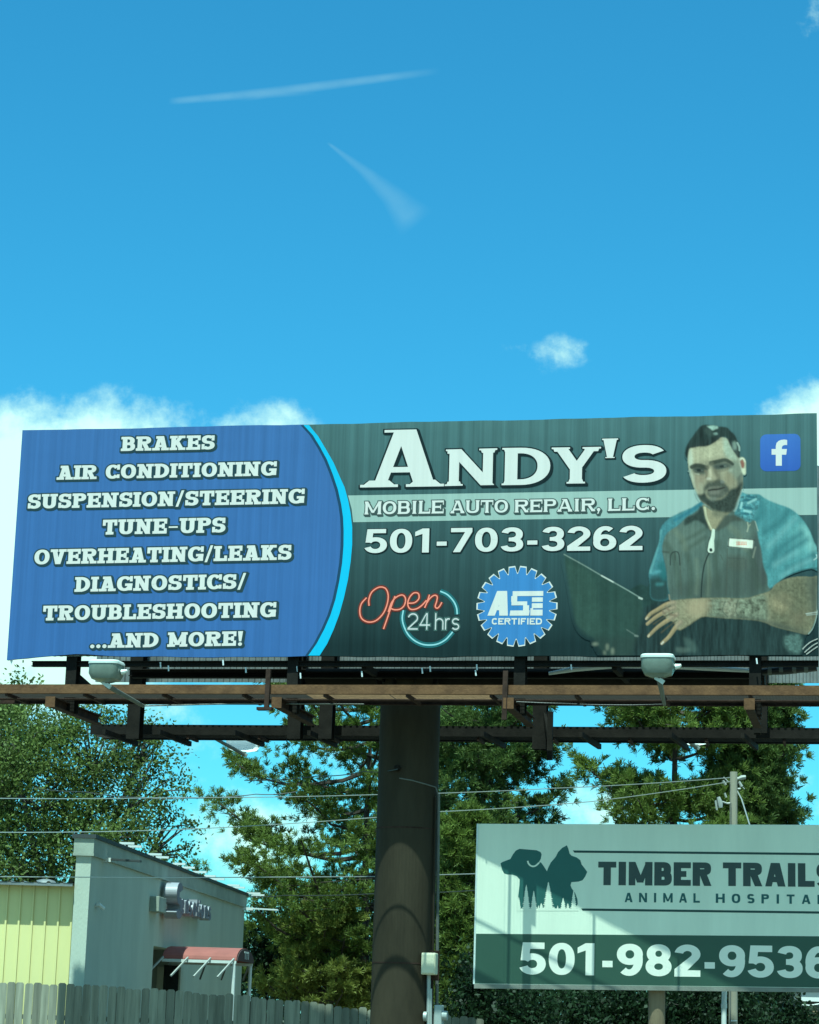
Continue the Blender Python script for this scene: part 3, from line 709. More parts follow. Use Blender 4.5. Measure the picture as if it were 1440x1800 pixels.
# body, dark lower part
fill(Z4((905, 560), (1050, 475), (1140, 515), (1180, 460), (1440, 600), (1440, 1425), (1100, 1425), (1112, 900), (1075, 660)), (36, 66, 63), .8, nz=NA, na=.1, sm=False)
fill(Z3((100, 300), (300, 200), (1000, 300), (1330, 480), (1300, 560), (1288, 690), (0, 690)), (36, 60, 60), 3, nz=NC, na=.3, sm=False)
for p, r_ in (((480, 1240), (40, 22)), ((632, 1278), (22, 45)), ((600, 1350), (16, 30)), ((700, 1330), (22, 45))):
    fill(Z4(*[(p[0] + r_[0] * math.cos(a), p[1] + r_[1] * math.sin(a)) for a in np.linspace(0, 6.28, 9)[:-1]]), (110, 132, 116), 1.2, .9)
line(Z4((880, 1060), (1000, 1135)), 2.2, (84, 112, 106), 1.2, .8); line(Z4((985, 1135), (1015, 1140)), 3.5, (110, 138, 130), 1.5, .8)
fill(Z3((400, 520), (480, 560), (500, 640), (430, 620)), (74, 106, 100), 2.5, .6); fill(Z3((340, 600), (440, 610), (440, 640), (350, 640)), (88, 118, 110), 2, .5)
fill(Z3((1170, 520), (1300, 508), (1292, 650), (1185, 610)), (84, 124, 118), 2.5, .8, nz=NB_, na=.3)
line(Z4((85, 105), (330, 240), (560, 375)), 2.2, (104, 136, 128), .9); line(Z4((560, 375), (715, 460)), 2.4, (176, 206, 196), .9); line(Z4((715, 460), (900, 565), (1072, 668)), 2.2, (112, 146, 138), .9)
line(Z4((1035, 655), (1070, 668)), 3.4, (160, 190, 180), 1); 
# vest and shirt
vest = fill(Z2((500, 120), (450, 170), (390, 215), (330, 275), (240, 335), (200, 430), (200, 500), (225, 600), (240, 720), (250, 870), (560, 890), (900, 880), (1050, 800), (1040, 700), (1010, 600), (970, 420), (950, 250), (900, 230), (780, 180), (640, 150)), (80, 110, 103), .9, nz=NC, na=.14)
fill(Z2((690, 560), (1030, 640), (1040, 800), (880, 870), (560, 890), (300, 880), (300, 760), (600, 690)), (64, 86, 80), 7, .75, clip=vest)
fill(Z2((950, 300), (1010, 560), (1030, 700), (960, 760), (900, 480)), (66, 86, 84), 4, .8, clip=vest)
fill(Z2((720, 520), (880, 540), (860, 640), (720, 620)), (72, 92, 84), 3, .8, clip=vest)
fill(Z2((250, 330), (480, 280), (540, 420), (380, 500), (220, 470)), (94, 124, 114), 6, .6, clip=vest)
fill(Z2((700, 260), (850, 300), (900, 380), (760, 370)), (98, 126, 116), 5, .5, clip=vest)
for q_, w_ in ((((540, 380), (480, 420), (390, 480)), 7), (((560, 300), (480, 350), (350, 420)), 6), (((230, 430), (300, 560), (330, 760)), 10), (((640, 420), (620, 560), (640, 780)), 8), (((880, 480), (930, 600), (960, 760)), 12), (((400, 520), (430, 660), (420, 840)), 9)): line(Z2(*q_), w_, (62, 86, 76), 6, .55, clip=vest)
for q_, w_ in ((((300, 330), (360, 400), (380, 470)), 10), (((560, 560), (570, 700), (560, 840)), 8), (((740, 300), (800, 360), (860, 470)), 10), (((470, 560), (480, 700), (470, 820)), 7)): line(Z2(*q_), w_, (100, 126, 110), 7, .5, clip=vest)
ls = fill(Z2((515, 90), (440, 140), (330, 190), (255, 232), (188, 310), (178, 410), (148, 500), (118, 590), (95, 670), (106, 760), (120, 870), (250, 870), (240, 760), (228, 640), (200, 500), (203, 430), (240, 345), (330, 282), (390, 225), (455, 185), (535, 118)), (66, 132, 140), .8, nz=NB_, na=.10)
fill(Z2((80, 700), (260, 680), (260, 880), (80, 880)), (42, 74, 74), 5, 1, clip=ls); fill(Z2((150, 600), (240, 560), (240, 700), (200, 720)), (40, 108, 112), 3, .9, clip=ls)
fill(Z2((110, 655), (180, 640), (190, 655), (120, 675)), (84, 160, 168), 1.5, .8, clip=ls); fill(Z2((150, 740), (210, 740), (205, 762), (150, 765)), (64, 132, 134), 1.5, .7, clip=ls)
line(Z2((190, 330), (150, 500), (105, 660)), 5, (94, 164, 166), 2.5, .7, clip=ls); line(Z2((500, 120), (400, 190), (300, 245)), 5, (44, 116, 134), 2.5, .7, clip=ls)
rs = fill(Z2((830, 20), (880, 42), (965, 42), (1010, 70), (1090, 108), (1200, 148), (1275, 200), (1330, 268), (1375, 350), (1400, 420), (1436, 490), (1445, 640), (1380, 625), (1260, 655), (1150, 708), (1085, 770), (1040, 775), (1030, 690), (1000, 600), (985, 480), (960, 390), (935, 250), (870, 255), (775, 205), (800, 140)), (74, 146, 150), .8, nz=NB_, na=.10)
fill(Z2((1290, 260), (1360, 340), (1420, 500), (1330, 440)), (140, 208, 200), 6, .9, clip=rs); fill(Z2((1200, 300), (1330, 320), (1380, 480), (1250, 520)), (96, 172, 172), 8, .7, clip=rs)
fill(Z2((985, 130), (1180, 170), (1100, 260), (1000, 330), (960, 260)), (66, 136, 142), 6, .7, clip=rs)
for q in (((1200, 170), (1130, 260), (1010, 340)), ((1300, 350), (1120, 480), (1040, 620)), ((1340, 400), (1220, 480), (1130, 570)), ((1400, 520), (1330, 580), (1200, 630)), ((960, 60), (985, 180), (950, 240))):
    line(Z2(*q), 11, (50, 114, 120), 9, .7, clip=rs)
for q in (((1250, 230), (1150, 340), (1040, 450)), ((1380, 560), (1250, 620), (1150, 690)), ((1090, 600), (1150, 560), (1260, 500))): line(Z2(*q), 9, (104, 172, 174), 8, .6, clip=rs)
line(Z2((1190, 690), (1300, 645), (1440, 625)), 4, (44, 98, 102), 2, .8, clip=rs)
line(Z2((1420, 520), (1440, 560)), 2, (180, 230, 226), 1, .8, clip=rs); line(Z2((1400, 560), (1440, 530)), 1.6, (190, 236, 230), 1, .7, clip=rs)
col = fill(Z2((825, 40), (880, 42), (960, 45), (975, 90), (950, 160), (905, 255), (860, 250), (775, 205), (800, 140)), (74, 140, 146), .8, nz=vnoise(5, 9), na=.4)
for q in (((850, 90), (900, 85)), ((840, 140), (900, 150)), ((870, 55), (930, 70)), ((830, 190), (880, 200))): line(Z2(*q), 4, (42, 104, 116), 2, .8, clip=col)
for q in (((880, 110), (940, 80)), ((850, 170), (900, 180)), ((830, 110), (820, 150))): line(Z2(*q), 4, (140, 208, 206), 2, .8, clip=col)
# neck, collar, zip
fill(Z2((520, 120), (600, 170), (730, 180), (720, 200), (640, 300), (590, 330), (560, 290), (535, 210)), (140, 150, 122), 1, nz=NB_, na=.1)
fill(Z2((600, 165), (720, 185), (690, 215), (640, 225), (590, 200)), (96, 112, 96), 3, .7)
line(Z2((535, 150), (550, 230), (588, 315)), 5, (186, 206, 172), 1.5, .9, w1=3)
fill(Z2((500, 130), (470, 190), (390, 225), (375, 285), (420, 270), (470, 245), (540, 290), (585, 335), (545, 240), (525, 150)), (46, 66, 62), 1.2, nz=NB_, na=.15)
fill(Z2((690, 205), (780, 205), (860, 250), (760, 255), (700, 300), (620, 330)), (66, 84, 76), 2, .9)
line(Z2((590, 470), (550, 550), (525, 640), (512, 760), (508, 860)), 2.4, (38, 56, 54), .9)
line(Z2((605, 325), (600, 380), (585, 430)), 5, (196, 232, 214), .9, w1=8); line(Z2((590, 420), (585, 480)), 9, (196, 232, 214), .9, w1=12)
line(Z2((584, 478), (586, 484)), 5.2, (36, 56, 54), .8); line(Z2((575, 380), (560, 450), (560, 500), (600, 510)), 2, (46, 64, 60), 1, .7)
bd = fill(Z2((735, 388), (915, 402), (922, 412), (918, 465), (910, 472), (730, 455), (724, 445), (728, 395)), (206, 238, 220), .7, sm=False); 
line(Z2((735, 386), (915, 400), (922, 412), (918, 466), (908, 472), (730, 455), (725, 446), (728, 394), (735, 386)), 1.4, (52, 70, 66), .7, .9)
for x in (790, 802, 811, 824, 836, 848, 862): line(Z2((x, 416), (x + 2, 440)), 1.5, (196, 128, 104), .9, .85)
line(Z2((786, 440), (868, 440)), 1.2, (200, 140, 116), .8, .7)
line(Z2((875, 265), (880, 300), (872, 335)), 2.4, (150, 176, 156), 1, .8); line(Z2((895, 280), (882, 300)), 2.4, (140, 166, 146), 1, .7); line(Z2((935, 255), (958, 330)), 1.8, (150, 180, 166), 1, .7); line(Z2((918, 540), (938, 460)), 3, (128, 150, 134), 1.5, .6)
line(Z2((715, 470), (712, 640), (705, 840)), 1.6, (70, 88, 80), 1.2, .8); line(Z2((720, 545), (850, 550)), 1.6, (64, 84, 78), 1, .7); line(Z2((350, 500), (345, 640), (350, 840)), 1.6, (74, 92, 82), 1.2, .7)
line(Z2((265, 600), (268, 520), (300, 495), (330, 510), (340, 600)), 2.2, (48, 66, 62), 1, .9); line(Z2((300, 500), (305, 560)), 2, (58, 76, 70), 1, .8); line(Z2((210, 495), (250, 500)), 4, (62, 82, 74), 2, .7)
line(Z2((660, 520), (680, 560)), 2, (66, 86, 78), 1, .6); line(Z2((860, 560), (855, 820)), 2, (58, 78, 76), 2, .5)
# arm
arm = fill(Z3((300, 250), (400, 235), (600, 225), (870, 227), (960, 206), (1070, 168), (1105, 122), (1200, 76), (1300, 60), (1380, 66), (1445, 70), (1445, 250), (1420, 360), (1385, 450), (1350, 500), (1250, 480), (1100, 442), (1000, 402), (870, 386), (700, 376), (560, 366), (500, 392), (430, 440), (360, 470), (325, 410), (270, 380), (235, 320)), (134, 140, 104), 1.0, nz=NB_, na=.2)
tat = fill(Z3((590, 215), (870, 220), (1000, 190), (1050, 260), (1040, 400), (860, 400), (590, 380)), (104, 126, 102), 3, .95, clip=arm, nz=vnoise(6.5, 21), na=.55)
fill(Z3((1040, 170), (1110, 110), (1200, 70), (1440, 60), (1440, 260), (1380, 460), (1100, 460)), (98, 110, 82), 5, .9, clip=arm, nz=vnoise(5, 22), na=.28)
fill(Z3((1100, 190), (1200, 210), (1230, 300), (1130, 330), (1060, 270)), (150, 150, 108), 6, .8, clip=arm, nz=NB_, na=.2); fill(Z3((1230, 330), (1370, 340), (1330, 430), (1220, 420)), (112, 112, 84), 8, .6, clip=arm)
fill(Z3((1080, 170), (1220, 240), (1280, 320), (1210, 300), (1100, 215)), (84, 96, 74), 4, .6, clip=arm); fill(Z3((1330, 60), (1445, 60), (1445, 300), (1390, 330)), (78, 96, 82), 7, .8, clip=arm)
fill(Z3((500, 400), (640, 365), (860, 372), (1040, 390), (1280, 470), (1350, 480), (1350, 560), (500, 560)), (66, 84, 74), 5, .8, clip=arm)
fill(Z3((440, 240), (600, 228), (590, 330), (500, 370), (420, 330)), (166, 160, 118), 6, .7, clip=arm)
fill(Z3((690, 240), (800, 235), (820, 330), (760, 380), (700, 330)), (150, 160, 128), 4, .5, clip=arm, nz=vnoise(4, 31), na=.5)
line(Z3((720, 250), (700, 320), (740, 370)), 2, (84, 104, 86), 1.2, .7, clip=arm); line(Z3((820, 240), (800, 320), (830, 370)), 2, (88, 108, 88), 1.2, .7, clip=arm); line(Z3((620, 240), (640, 350)), 2, (100, 122, 100), 1.5, .6, clip=arm)
# hand: four fingers and the knuckles, thumb tucked behind the keyboard edge
for q, wa_, wb_ in ((((330, 262), (270, 275), (200, 315), (150, 345), (118, 382)), 9, 5), (((330, 300), (260, 330), (190, 370), (122, 425)), 9, 5), (((350, 350), (270, 400), (200, 450), (132, 518)), 9, 4.6), (((380, 410), (340, 450), (290, 520), (234, 574)), 9, 5)):
    line(Z3(*q), wa_, (132, 132, 102), 1.6, 1, w1=wb_); line([(x - .6, y - 1.4) for x, y in Z3(*q)], wa_ * .45, (168, 160, 122), 2, .6, w1=wb_ * .5)
for q in (((300, 285), (230, 320), (160, 360)), ((320, 335), (250, 372), (170, 425)), ((350, 395), (290, 440), (230, 490))): line(Z3(*q), 2.2, (72, 78, 64), 1.4, .8, w1=3)
for q in (((270, 300), (290, 318)), ((300, 350), (345, 360)), ((240, 325), (255, 345))): line(Z3(*q), 4, (118, 108, 82), 2, .7)
line(Z3((112, 386), (124, 372)), 2.4, (176, 182, 160), 1, .8); line(Z3((232, 576), (246, 562)), 2.6, (190, 206, 190), 1, .9); line(Z3((130, 520), (138, 508)), 2.4, (176, 186, 166), 1, .8)
line(Z3((290, 200), (298, 240), (320, 245)), 2.4, (130, 136, 116), 1.4, .8)
line(Z3((1432, 130), (1425, 340), (1395, 450), (1360, 500)), 1.8, (128, 168, 160), .9, .9)
line(Z3((1340, 345), (1440, 330)), 1.5, (170, 200, 190), .8, .8); line(Z3((1345, 356), (1440, 346)), 1.2, (150, 184, 176), .8, .8)
for q in (((1315, 615), (1370, 565), (1440, 532)), ((1330, 640), (1390, 590), (1440, 562)), ((1345, 655), (1400, 615), (1440, 590))): line(Z3(*q), 1.5, (186, 216, 208), .8, .9)
# head
head = fill(Z1((200, 700), (215, 900), (250, 1050), (300, 1220), (350, 1330), (400, 1420), (440, 1500), (540, 1580), (660, 1660), (850, 1700), (1000, 1680), (1080, 1520), (1130, 1400), (1185, 1230), (1190, 1030), (1160, 800), (1110, 640), (1040, 520), (930, 380), (700, 340), (300, 480), (215, 560)), (142, 152, 120), .8, nz=NB_, na=.10)
fill(Z1((215, 540), (520, 500), (720, 420), (830, 400), (850, 640), (760, 720), (520, 760), (290, 800), (215, 760)), (172, 182, 142), 3.2, .9, clip=head, nz=NB_, na=.10)
fill(Z1((840, 350), (930, 400), (1060, 620), (1110, 780), (1000, 760), (900, 700), (850, 560)), (158, 192, 164), 2.4, .9, clip=head, nz=NB_, na=.08)
fill(Z1((205, 560), (260, 560), (290, 800), (260, 940), (300, 1080), (330, 1260), (400, 1400), (330, 1340), (250, 1050), (210, 900)), (182, 210, 180), 2.2, .9, clip=head)
fill(Z1((330, 1010), (520, 1040), (480, 1180), (470, 1300), (400, 1340), (330, 1160)), (148, 146, 114), 2.6, .75, clip=head); fill(Z1((400, 1180), (470, 1180), (500, 1360), (420, 1400)), (158, 174, 142), 2.4, .7, clip=head)
fill(Z1((1010, 760), (1150, 820), (1180, 1000), (1110, 1120), (1000, 1080), (960, 940)), (124, 152, 130), 2.6, .85, clip=head); fill(Z1((840, 980), (1000, 1000), (1060, 1150), (960, 1260), (860, 1180)), (138, 142, 108), 2.8, .85, clip=head)
fill(Z1((1090, 1080), (1190, 980), (1195, 1220), (1110, 1260)), (92, 112, 98), 1.4, .85, clip=head)
fill(Z1((930, 920), (1000, 900), (1010, 950), (950, 970)), (154, 182, 156), 1.8, .7, clip=head)
# eyes, brows, nose
fill(Z1((262, 900), (330, 850), (460, 850), (575, 900), (560, 960), (500, 1020), (390, 1015), (300, 980)), (74, 92, 80), 2.6, .92, clip=head)
fill(Z1((300, 925), (380, 895), (480, 905), (500, 950), (440, 985), (350, 980)), (52, 70, 64), 1.8, .85, clip=head)
line(Z1((385, 942), (415, 946)), 4.4, (30, 46, 44), 1.6, .9); line(Z1((325, 950), (350, 955)), 2.2, (104, 124, 112), 1.6, .45); line(Z1((445, 945), (470, 948)), 2.0, (104, 124, 112), 1.6, .5); line(Z1((335, 1008), (400, 1018)), 2.6, (164, 178, 148), 2, .6)
line(Z1((270, 885), (345, 858), (450, 868), (560, 905)), 7, (50, 66, 56), 2.4, .92, w1=6.5)
fill(Z1((630, 830), (760, 790), (900, 785), (1010, 840), (985, 900), (860, 925), (720, 945), (650, 920)), (74, 94, 84), 2.6, .92, clip=head)
fill(Z1((690, 870), (790, 848), (900, 850), (890, 890), (780, 915), (710, 910)), (54, 74, 68), 1.8, .85, clip=head)
line(Z1((800, 876), (840, 874)), 4.2, (34, 50, 48), 1.6, .85); line(Z1((860, 868), (890, 866)), 2.2, (106, 128, 116), 1.6, .5)
line(Z1((620, 815), (740, 785), (870, 758), (960, 795), (1010, 835)), 7.5, (52, 70, 60), 2.4, .92, w1=5)
line(Z1((545, 880), (600, 850), (640, 825)), 6, (96, 106, 84), 3.4, .7)
line(Z1((700, 965), (840, 955), (920, 915)), 3.6, (116, 124, 98), 2.4, .6)
fill(Z1((565, 900), (630, 890), (665, 970), (705, 1040), (740, 1070), (730, 1110), (640, 1120), (545, 1115), (550, 1060), (580, 985)), (160, 166, 130), 2.2, .9, clip=head)
fill(Z1((650, 930), (700, 925), (770, 1010), (800, 1090), (750, 1110), (700, 1030)), (104, 108, 84), 2.4, .85, clip=head); line(Z1((515, 960), (545, 1005), (530, 1075)), 4, (116, 116, 90), 2.4, .7)
line(Z1((600, 940), (615, 1040)), 4, (180, 186, 150), 3, .7); line(Z1((560, 1098), (600, 1095)), 4.4, (180, 192, 164), 2, .75)
fill(Z1((540, 1125), (600, 1145), (700, 1125), (755, 1092), (765, 1130), (700, 1165), (570, 1165)), (66, 78, 66), 1.8, .85, clip=head)
fill(Z1((555, 1165), (690, 1152), (780, 1115), (870, 1180), (940, 1270), (935, 1360), (830, 1275), (720, 1250), (590, 1265), (505, 1335), (485, 1260)), (62, 78, 68), 2.0, .92, clip=head, nz=NB_, na=.2)
fill(Z1((780, 1120), (840, 1130), (860, 1170), (800, 1180)), (106, 124, 116), 1, .7, clip=head)
beard = fill(Z1((325, 1290), (390, 1380), (470, 1370), (510, 1320), (545, 1430), (640, 1470), (770, 1470), (890, 1400), (970, 1290), (1090, 1250), (1175, 1150), (1192, 1220), (1150, 1360), (1100, 1490), (1060, 1640), (980, 1710), (850, 1710), (650, 1660), (550, 1580), (440, 1500), (380, 1420)), (46, 66, 60), 1.6, .97, nz=NB_, na=.3)
fill(Z1((560, 1270), (860, 1240), (930, 1320), (880, 1400), (760, 1460), (600, 1440), (550, 1370)), (72, 88, 78), 2, .9, clip=head, nz=NB_, na=.12)
fill(Z1((580, 1335), (660, 1310), (780, 1310), (760, 1370), (620, 1375)), (118, 130, 114), 1.3, .8); line(Z1((580, 1265), (680, 1245), (760, 1245)), 3, (100, 110, 98), 1.4, .7); line(Z1((575, 1310), (650, 1295), (740, 1290), (860, 1255)), 2.6, (52, 58, 52), 1, .95)
fill(Z1((590, 1440), (700, 1420), (720, 1480), (620, 1500)), (104, 124, 110), 1.4, .8)
# hair and ears
hair = fill(Z1((190, 745), (158, 700), (150, 620), (172, 520), (230, 410), (330, 270), (430, 150), (510, 122), (640, 135), (740, 150), (900, 168), (965, 230), (1050, 310), (1105, 430), (1142, 490), (1142, 610), (1135, 730), (1100, 700), (1060, 640), (1000, 560), (945, 450), (905, 360), (820, 342), (740, 400), (640, 470), (540, 510), (400, 520), (285, 540), (232, 560), (208, 650)), (38, 58, 56), .9, nz=NC, na=.35)
fill(Z1((540, 148), (640, 140), (740, 150), (745, 190), (700, 200), (650, 225), (590, 180)), (148, 196, 182), 1, .9, nz=NB_, na=.15); fill(Z1((655, 270), (730, 262), (735, 300), (670, 305)), (128, 172, 162), 1, .85)
fill(Z1((520, 180), (640, 230), (700, 330), (600, 330), (500, 240)), (62, 88, 82), 2, .5); fill(Z1((1005, 440), (1060, 420), (1085, 520), (1070, 590), (1015, 560)), (128, 166, 152), 1.2, .85); line(Z1((1095, 450), (1128, 520), (1132, 585)), 3.2, (150, 190, 178), 1, .85); fill(Z1((1030, 590), (1090, 560), (1130, 640), (1100, 700)), (66, 88, 82), 1.2, .8)
fill(Z1((1118, 735), (1170, 708), (1222, 730), (1248, 800), (1250, 960), (1238, 1020), (1195, 1012), (1160, 900), (1130, 830)), (170, 196, 168), .8, sm=True); fill(Z1((1140, 780), (1190, 750), (1225, 830), (1212, 900), (1172, 900)), (126, 88, 76), .9, .95)
fill(Z1((1172, 925), (1240, 915), (1234, 1015), (1200, 1005)), (188, 214, 186), .8, .9); line(Z1((1150, 740), (1200, 730), (1235, 790)), 2, (196, 218, 194), .8, .9)
line(Z1((205, 965), (240, 950)), 2, (128, 168, 158), .8, .8); line(Z1((236, 980), (240, 1040), (258, 1075)), 2, (130, 164, 152), .8, .7)
skin = np.clip(head + arm, 0, 1)[..., None] * .24; ink = ink * (1 - skin) + ink.mean(-1, keepdims=True) * skin
# faint print grain and vertical banding
ink = np.clip(ink * (1 + .09 * vnoise(3.0, 77)[..., None] + .12 * vnoise(16, 78, .5, 40)[..., None]), .003, .9)
nx = np.arange(cw + 1); vx, vy = np.meshgrid(PX0 + nx / SS, PY0 + np.arange(chh + 1) / SS); VX, VZ = loc_grid(vx, vy)
verts = np.stack([VX, np.full_like(VX, -.030), VZ], -1).reshape(-1, 3)
keep = (alpha > .02) & (GX < XR - .012) & (GZ > ZB + .012) & (GZ < ZT - .012)
jj, ii_ = np.nonzero(keep); base = jj * (cw + 1) + ii_
quads = np.stack([base + cw + 1, base + cw + 2, base + 1, base], -1)
used = np.unique(quads); remap = np.zeros(len(verts), int); remap[used] = np.arange(len(used)); quads = remap[quads]; verts = verts[used]
me = bpy.data.meshes.new('portrait_print'); me.vertices.add(len(verts)); me.vertices.foreach_set('co', verts.astype(np.float32).ravel())
me.loops.add(quads.size); me.loops.foreach_set('vertex_index', quads.astype(np.int32).ravel()); me.polygons.add(len(quads)); me.polygons.foreach_set('loop_start', np.arange(0, quads.size, 4, dtype=np.int32)); me.polygons.foreach_set('loop_total', np.full(len(quads), 4, np.int32))
at_ = me.attributes.new('ink', 'FLOAT_COLOR', 'POINT')
ic = np.zeros((chh + 1, cw + 1, 3)); pd = np.pad(ink, ((0, 1), (0, 1), (0, 0)), mode='edge'); pu = np.pad(ink, ((1, 0), (1, 0), (0, 0)), mode='edge'); ic = (pd + pu) / 2
vc = np.ones((len(used), 4), np.float32); vc[:, :3] = ic.reshape(-1, 3)[used]; at_.data.foreach_set('color', vc.ravel())
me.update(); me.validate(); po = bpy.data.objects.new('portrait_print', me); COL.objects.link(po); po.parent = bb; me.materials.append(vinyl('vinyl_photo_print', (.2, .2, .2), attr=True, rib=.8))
po['label'] = 'printed photo of a bearded man in a grey and teal work shirt typing on a laptop'

def flatten_print(root, skip, f=.3):
    """ink layers lie within millimetres of each other"""
    for o in root.children_recursive:
        if o.type != 'MESH' or o.name.split('.')[0] in skip: continue
        n_ = len(o.data.vertices); c = np.empty(n_ * 3, np.float32); o.data.vertices.foreach_get('co', c); c = c.reshape(-1, 3); c[:, 1] = np.where(c[:, 1] < 0, c[:, 1] * f, c[:, 1]); o.data.vertices.foreach_set('co', c.ravel()); o.data.update()
flatten_print(bb, ('vinyl_face',))
# ------------------------------------------------------------------ billboard steelwork
Y_COL, R_COL = 1.95, .555
cx_, _z = bl(714, 1500, Y_COL)
mb = MB(); zt = bl(714, 1195, Y_COL)[1]
mb.tube([(cx_, Y_COL, -.3), (cx_, Y_COL, 2.0), (cx_, Y_COL, zt)], R_COL, 48); column = mb.build('steel_column', M_column, bb, smooth=True)
mb = MB()
for zz in (2.35, 4.75):
    mb.tube([(cx_, Y_COL, zz - .012), (cx_, Y_COL, zz + .012)], R_COL + .006, 48, caps=False)
mb.build('weld_seam', M_rustdark, column)
mb = MB(); ztt = bl(714, 1191, Y_COL)[1]
mb.tube([(bl(540, 1191, Y_COL)[0], Y_COL, ztt), (bl(1345, 1191, Y_COL)[0], Y_COL, ztt)], .17, 20); mb.build('torsion_tube', M_steel, bb, smooth=True)
mb = MB()
for k in range(10):
    a0 = 2 * math.pi * k / 10
    mb.beam((cx_ + R_COL * .95 * math.cos(a0), Y_COL + R_COL * .95 * math.sin(a0), zt - .45), (cx_ + (R_COL + .12) * math.cos(a0), Y_COL + (R_COL + .12) * math.sin(a0), zt - .02), .03, .1)
mb.box(cx_ - .75, cx_ + .75, Y_COL - .72, Y_COL + .72, zt, zt + .05); mb.build('column_cap', M_steel, bb)
# the ribbed panel behind the vinyl, and the rear face of the double-sided board
def ribbed(x0, x1, y, z0, z1, mt, name, sgn=1):
    mb = MB(); x = x0; pts = []
    while x < x1:
        pts += [(x, y), (x + .05, y), (x + .065, y + .03 * sgn), (x + .105, y + .03 * sgn), (x + .12, y)]; x += .128
    for a, b in zip(pts[:-1], pts[1:]): mb.poly([(a[0], a[1], z0), (b[0], b[1], z0), (b[0], b[1], z1), (a[0], a[1], z1)])
    return mb.build(name, mt, bb)
ribbed(XL + .03, XR - .03, .085, ZB + .02, ZT - .03, M_galv, 'panel_backing')
Y_RF = 4.25
rx0 = bl(168, 1190, Y_RF)[0]; rz0 = bl(300, 1199, Y_RF)[1]
ribbed(rx0, XR + .15, Y_RF, rz0, rz0 + 4.2, M_galv, 'rear_panel', -1)
mb = MB(); mb.box(rx0, XR + .15, Y_RF + .04, Y_RF + .07, rz0 + .005, rz0 + 4.22); mb.build('rear_vinyl', M_white, bb)
# upright posts: wide flange columns behind each face
def hbeam(mb, a, b, w, h, t=.02, up=(0, 0, 1)):
    """wide-flange section from a to b (a stack of two flanges and a web)"""
    a = np.array(a, float); b = np.array(b, float); d = (b - a) / np.linalg.norm(b - a); up = np.array(up, float)
    y = up - d * (up @ d); y /= np.linalg.norm(y)
    for o_ in (-1, 1): mb.beam(a + y * (h / 2 - t / 2) * o_, b + y * (h / 2 - t / 2) * o_, w, t, up)
    mb.beam(a, b, t, h - 2 * t, up)
zw = bl(700, 1214, -.62)[1]                      # catwalk level, front
zwr = bl(800, 1289, 5.3)[1]                      # catwalk level, rear
ups = [128, 517, 915, 1328]
for px in ups:
    x = bl(px, 1180, .22)[0]
    mb = MB(); hbeam(mb, (x, .24, zw - .30), (x, .24, ZT - .3), .20, .24, .02, up=(0, 1, 0)); mb.build('upright_post', M_steel, bb)
    # outrigger carrying the front catwalk, end cut showing lighter steel
    z_o = zw - .22
    mb = MB(); hbeam(mb, (x - .05, -.70, z_o), (x - .05, 1.9, z_o), .15, .17, .02); mb.build('outrigger', M_rustdark, bb)
    mb = MB(); mb.box(x - .14, x + .04, -.712, -.70, z_o - .10, z_o + .09); mb.build('outrigger_plate', M_rust, bb)
for px, pyb in ((238, 1300), (520, 1300), (575, 1300), (950, 1318), (1337, 1290)):
    x = bl(px, 1270, 3.95)[0]; zz = bl(px, pyb, 3.95)[1]
    mb = MB(); hbeam(mb, (x, 3.95, zz), (x, 3.95, rz0 + 3.9), .26, .28, .022, up=(0, 1, 0)); mb.build('upright_post', M_steel, bb)
x = bl(967, 1300, 3.6)[0]; mb = MB(); mb.beam((x, 3.6, bl(967, 1336, 3.6)[1]), (x, 3.6, zw + .2), .10, .10); mb.beam((x, 3.6, bl(967, 1336, 3.6)[1] + .3), (x - .22, 3.95, bl(967, 1336, 3.6)[1] + 1.2), .06, .06); mb.build('hanger_strut', M_steel, bb)
# horizontal runners under and between the faces
for (ly, pa, pb, w, h) in ((.20, (57, 1169), (1439, 1165), .12, .10), (1.1, (232, 1193), (1335, 1181), .14, .11), (3.75, (228, 1184), (1338, 1182), .14, .14), (2.9, (300, 1190), (1320, 1186), .1, .1)):
    A_, B_ = bp(*pa, ly), bp(*pb, ly); mb = MB(); zz = (A_[2] + B_[2]) / 2
    hbeam(mb, (A_[0], ly, zz), (B_[0], ly, zz), w, h, .016); mb.build('runner_beam', M_steel, bb)
for px in (640, 1080):
    a_ = bp(px, 1172, .25); mb = MB(); mb.beam(a_, (a_[0] + .15, 3.9, a_[2] - .02), .09, .12); mb.build('cross_tie', M_steel, bb)
a_ = bl(140, 1180, .3); mb = MB(); mb.prism([(a_[0], .3, zw - .02), (a_[0], .3, zw + .42), (a_[0] + .55, .3, zw - .02)], (0, .02, 0)); mb.build('gusset_plate', M_steel, bb)
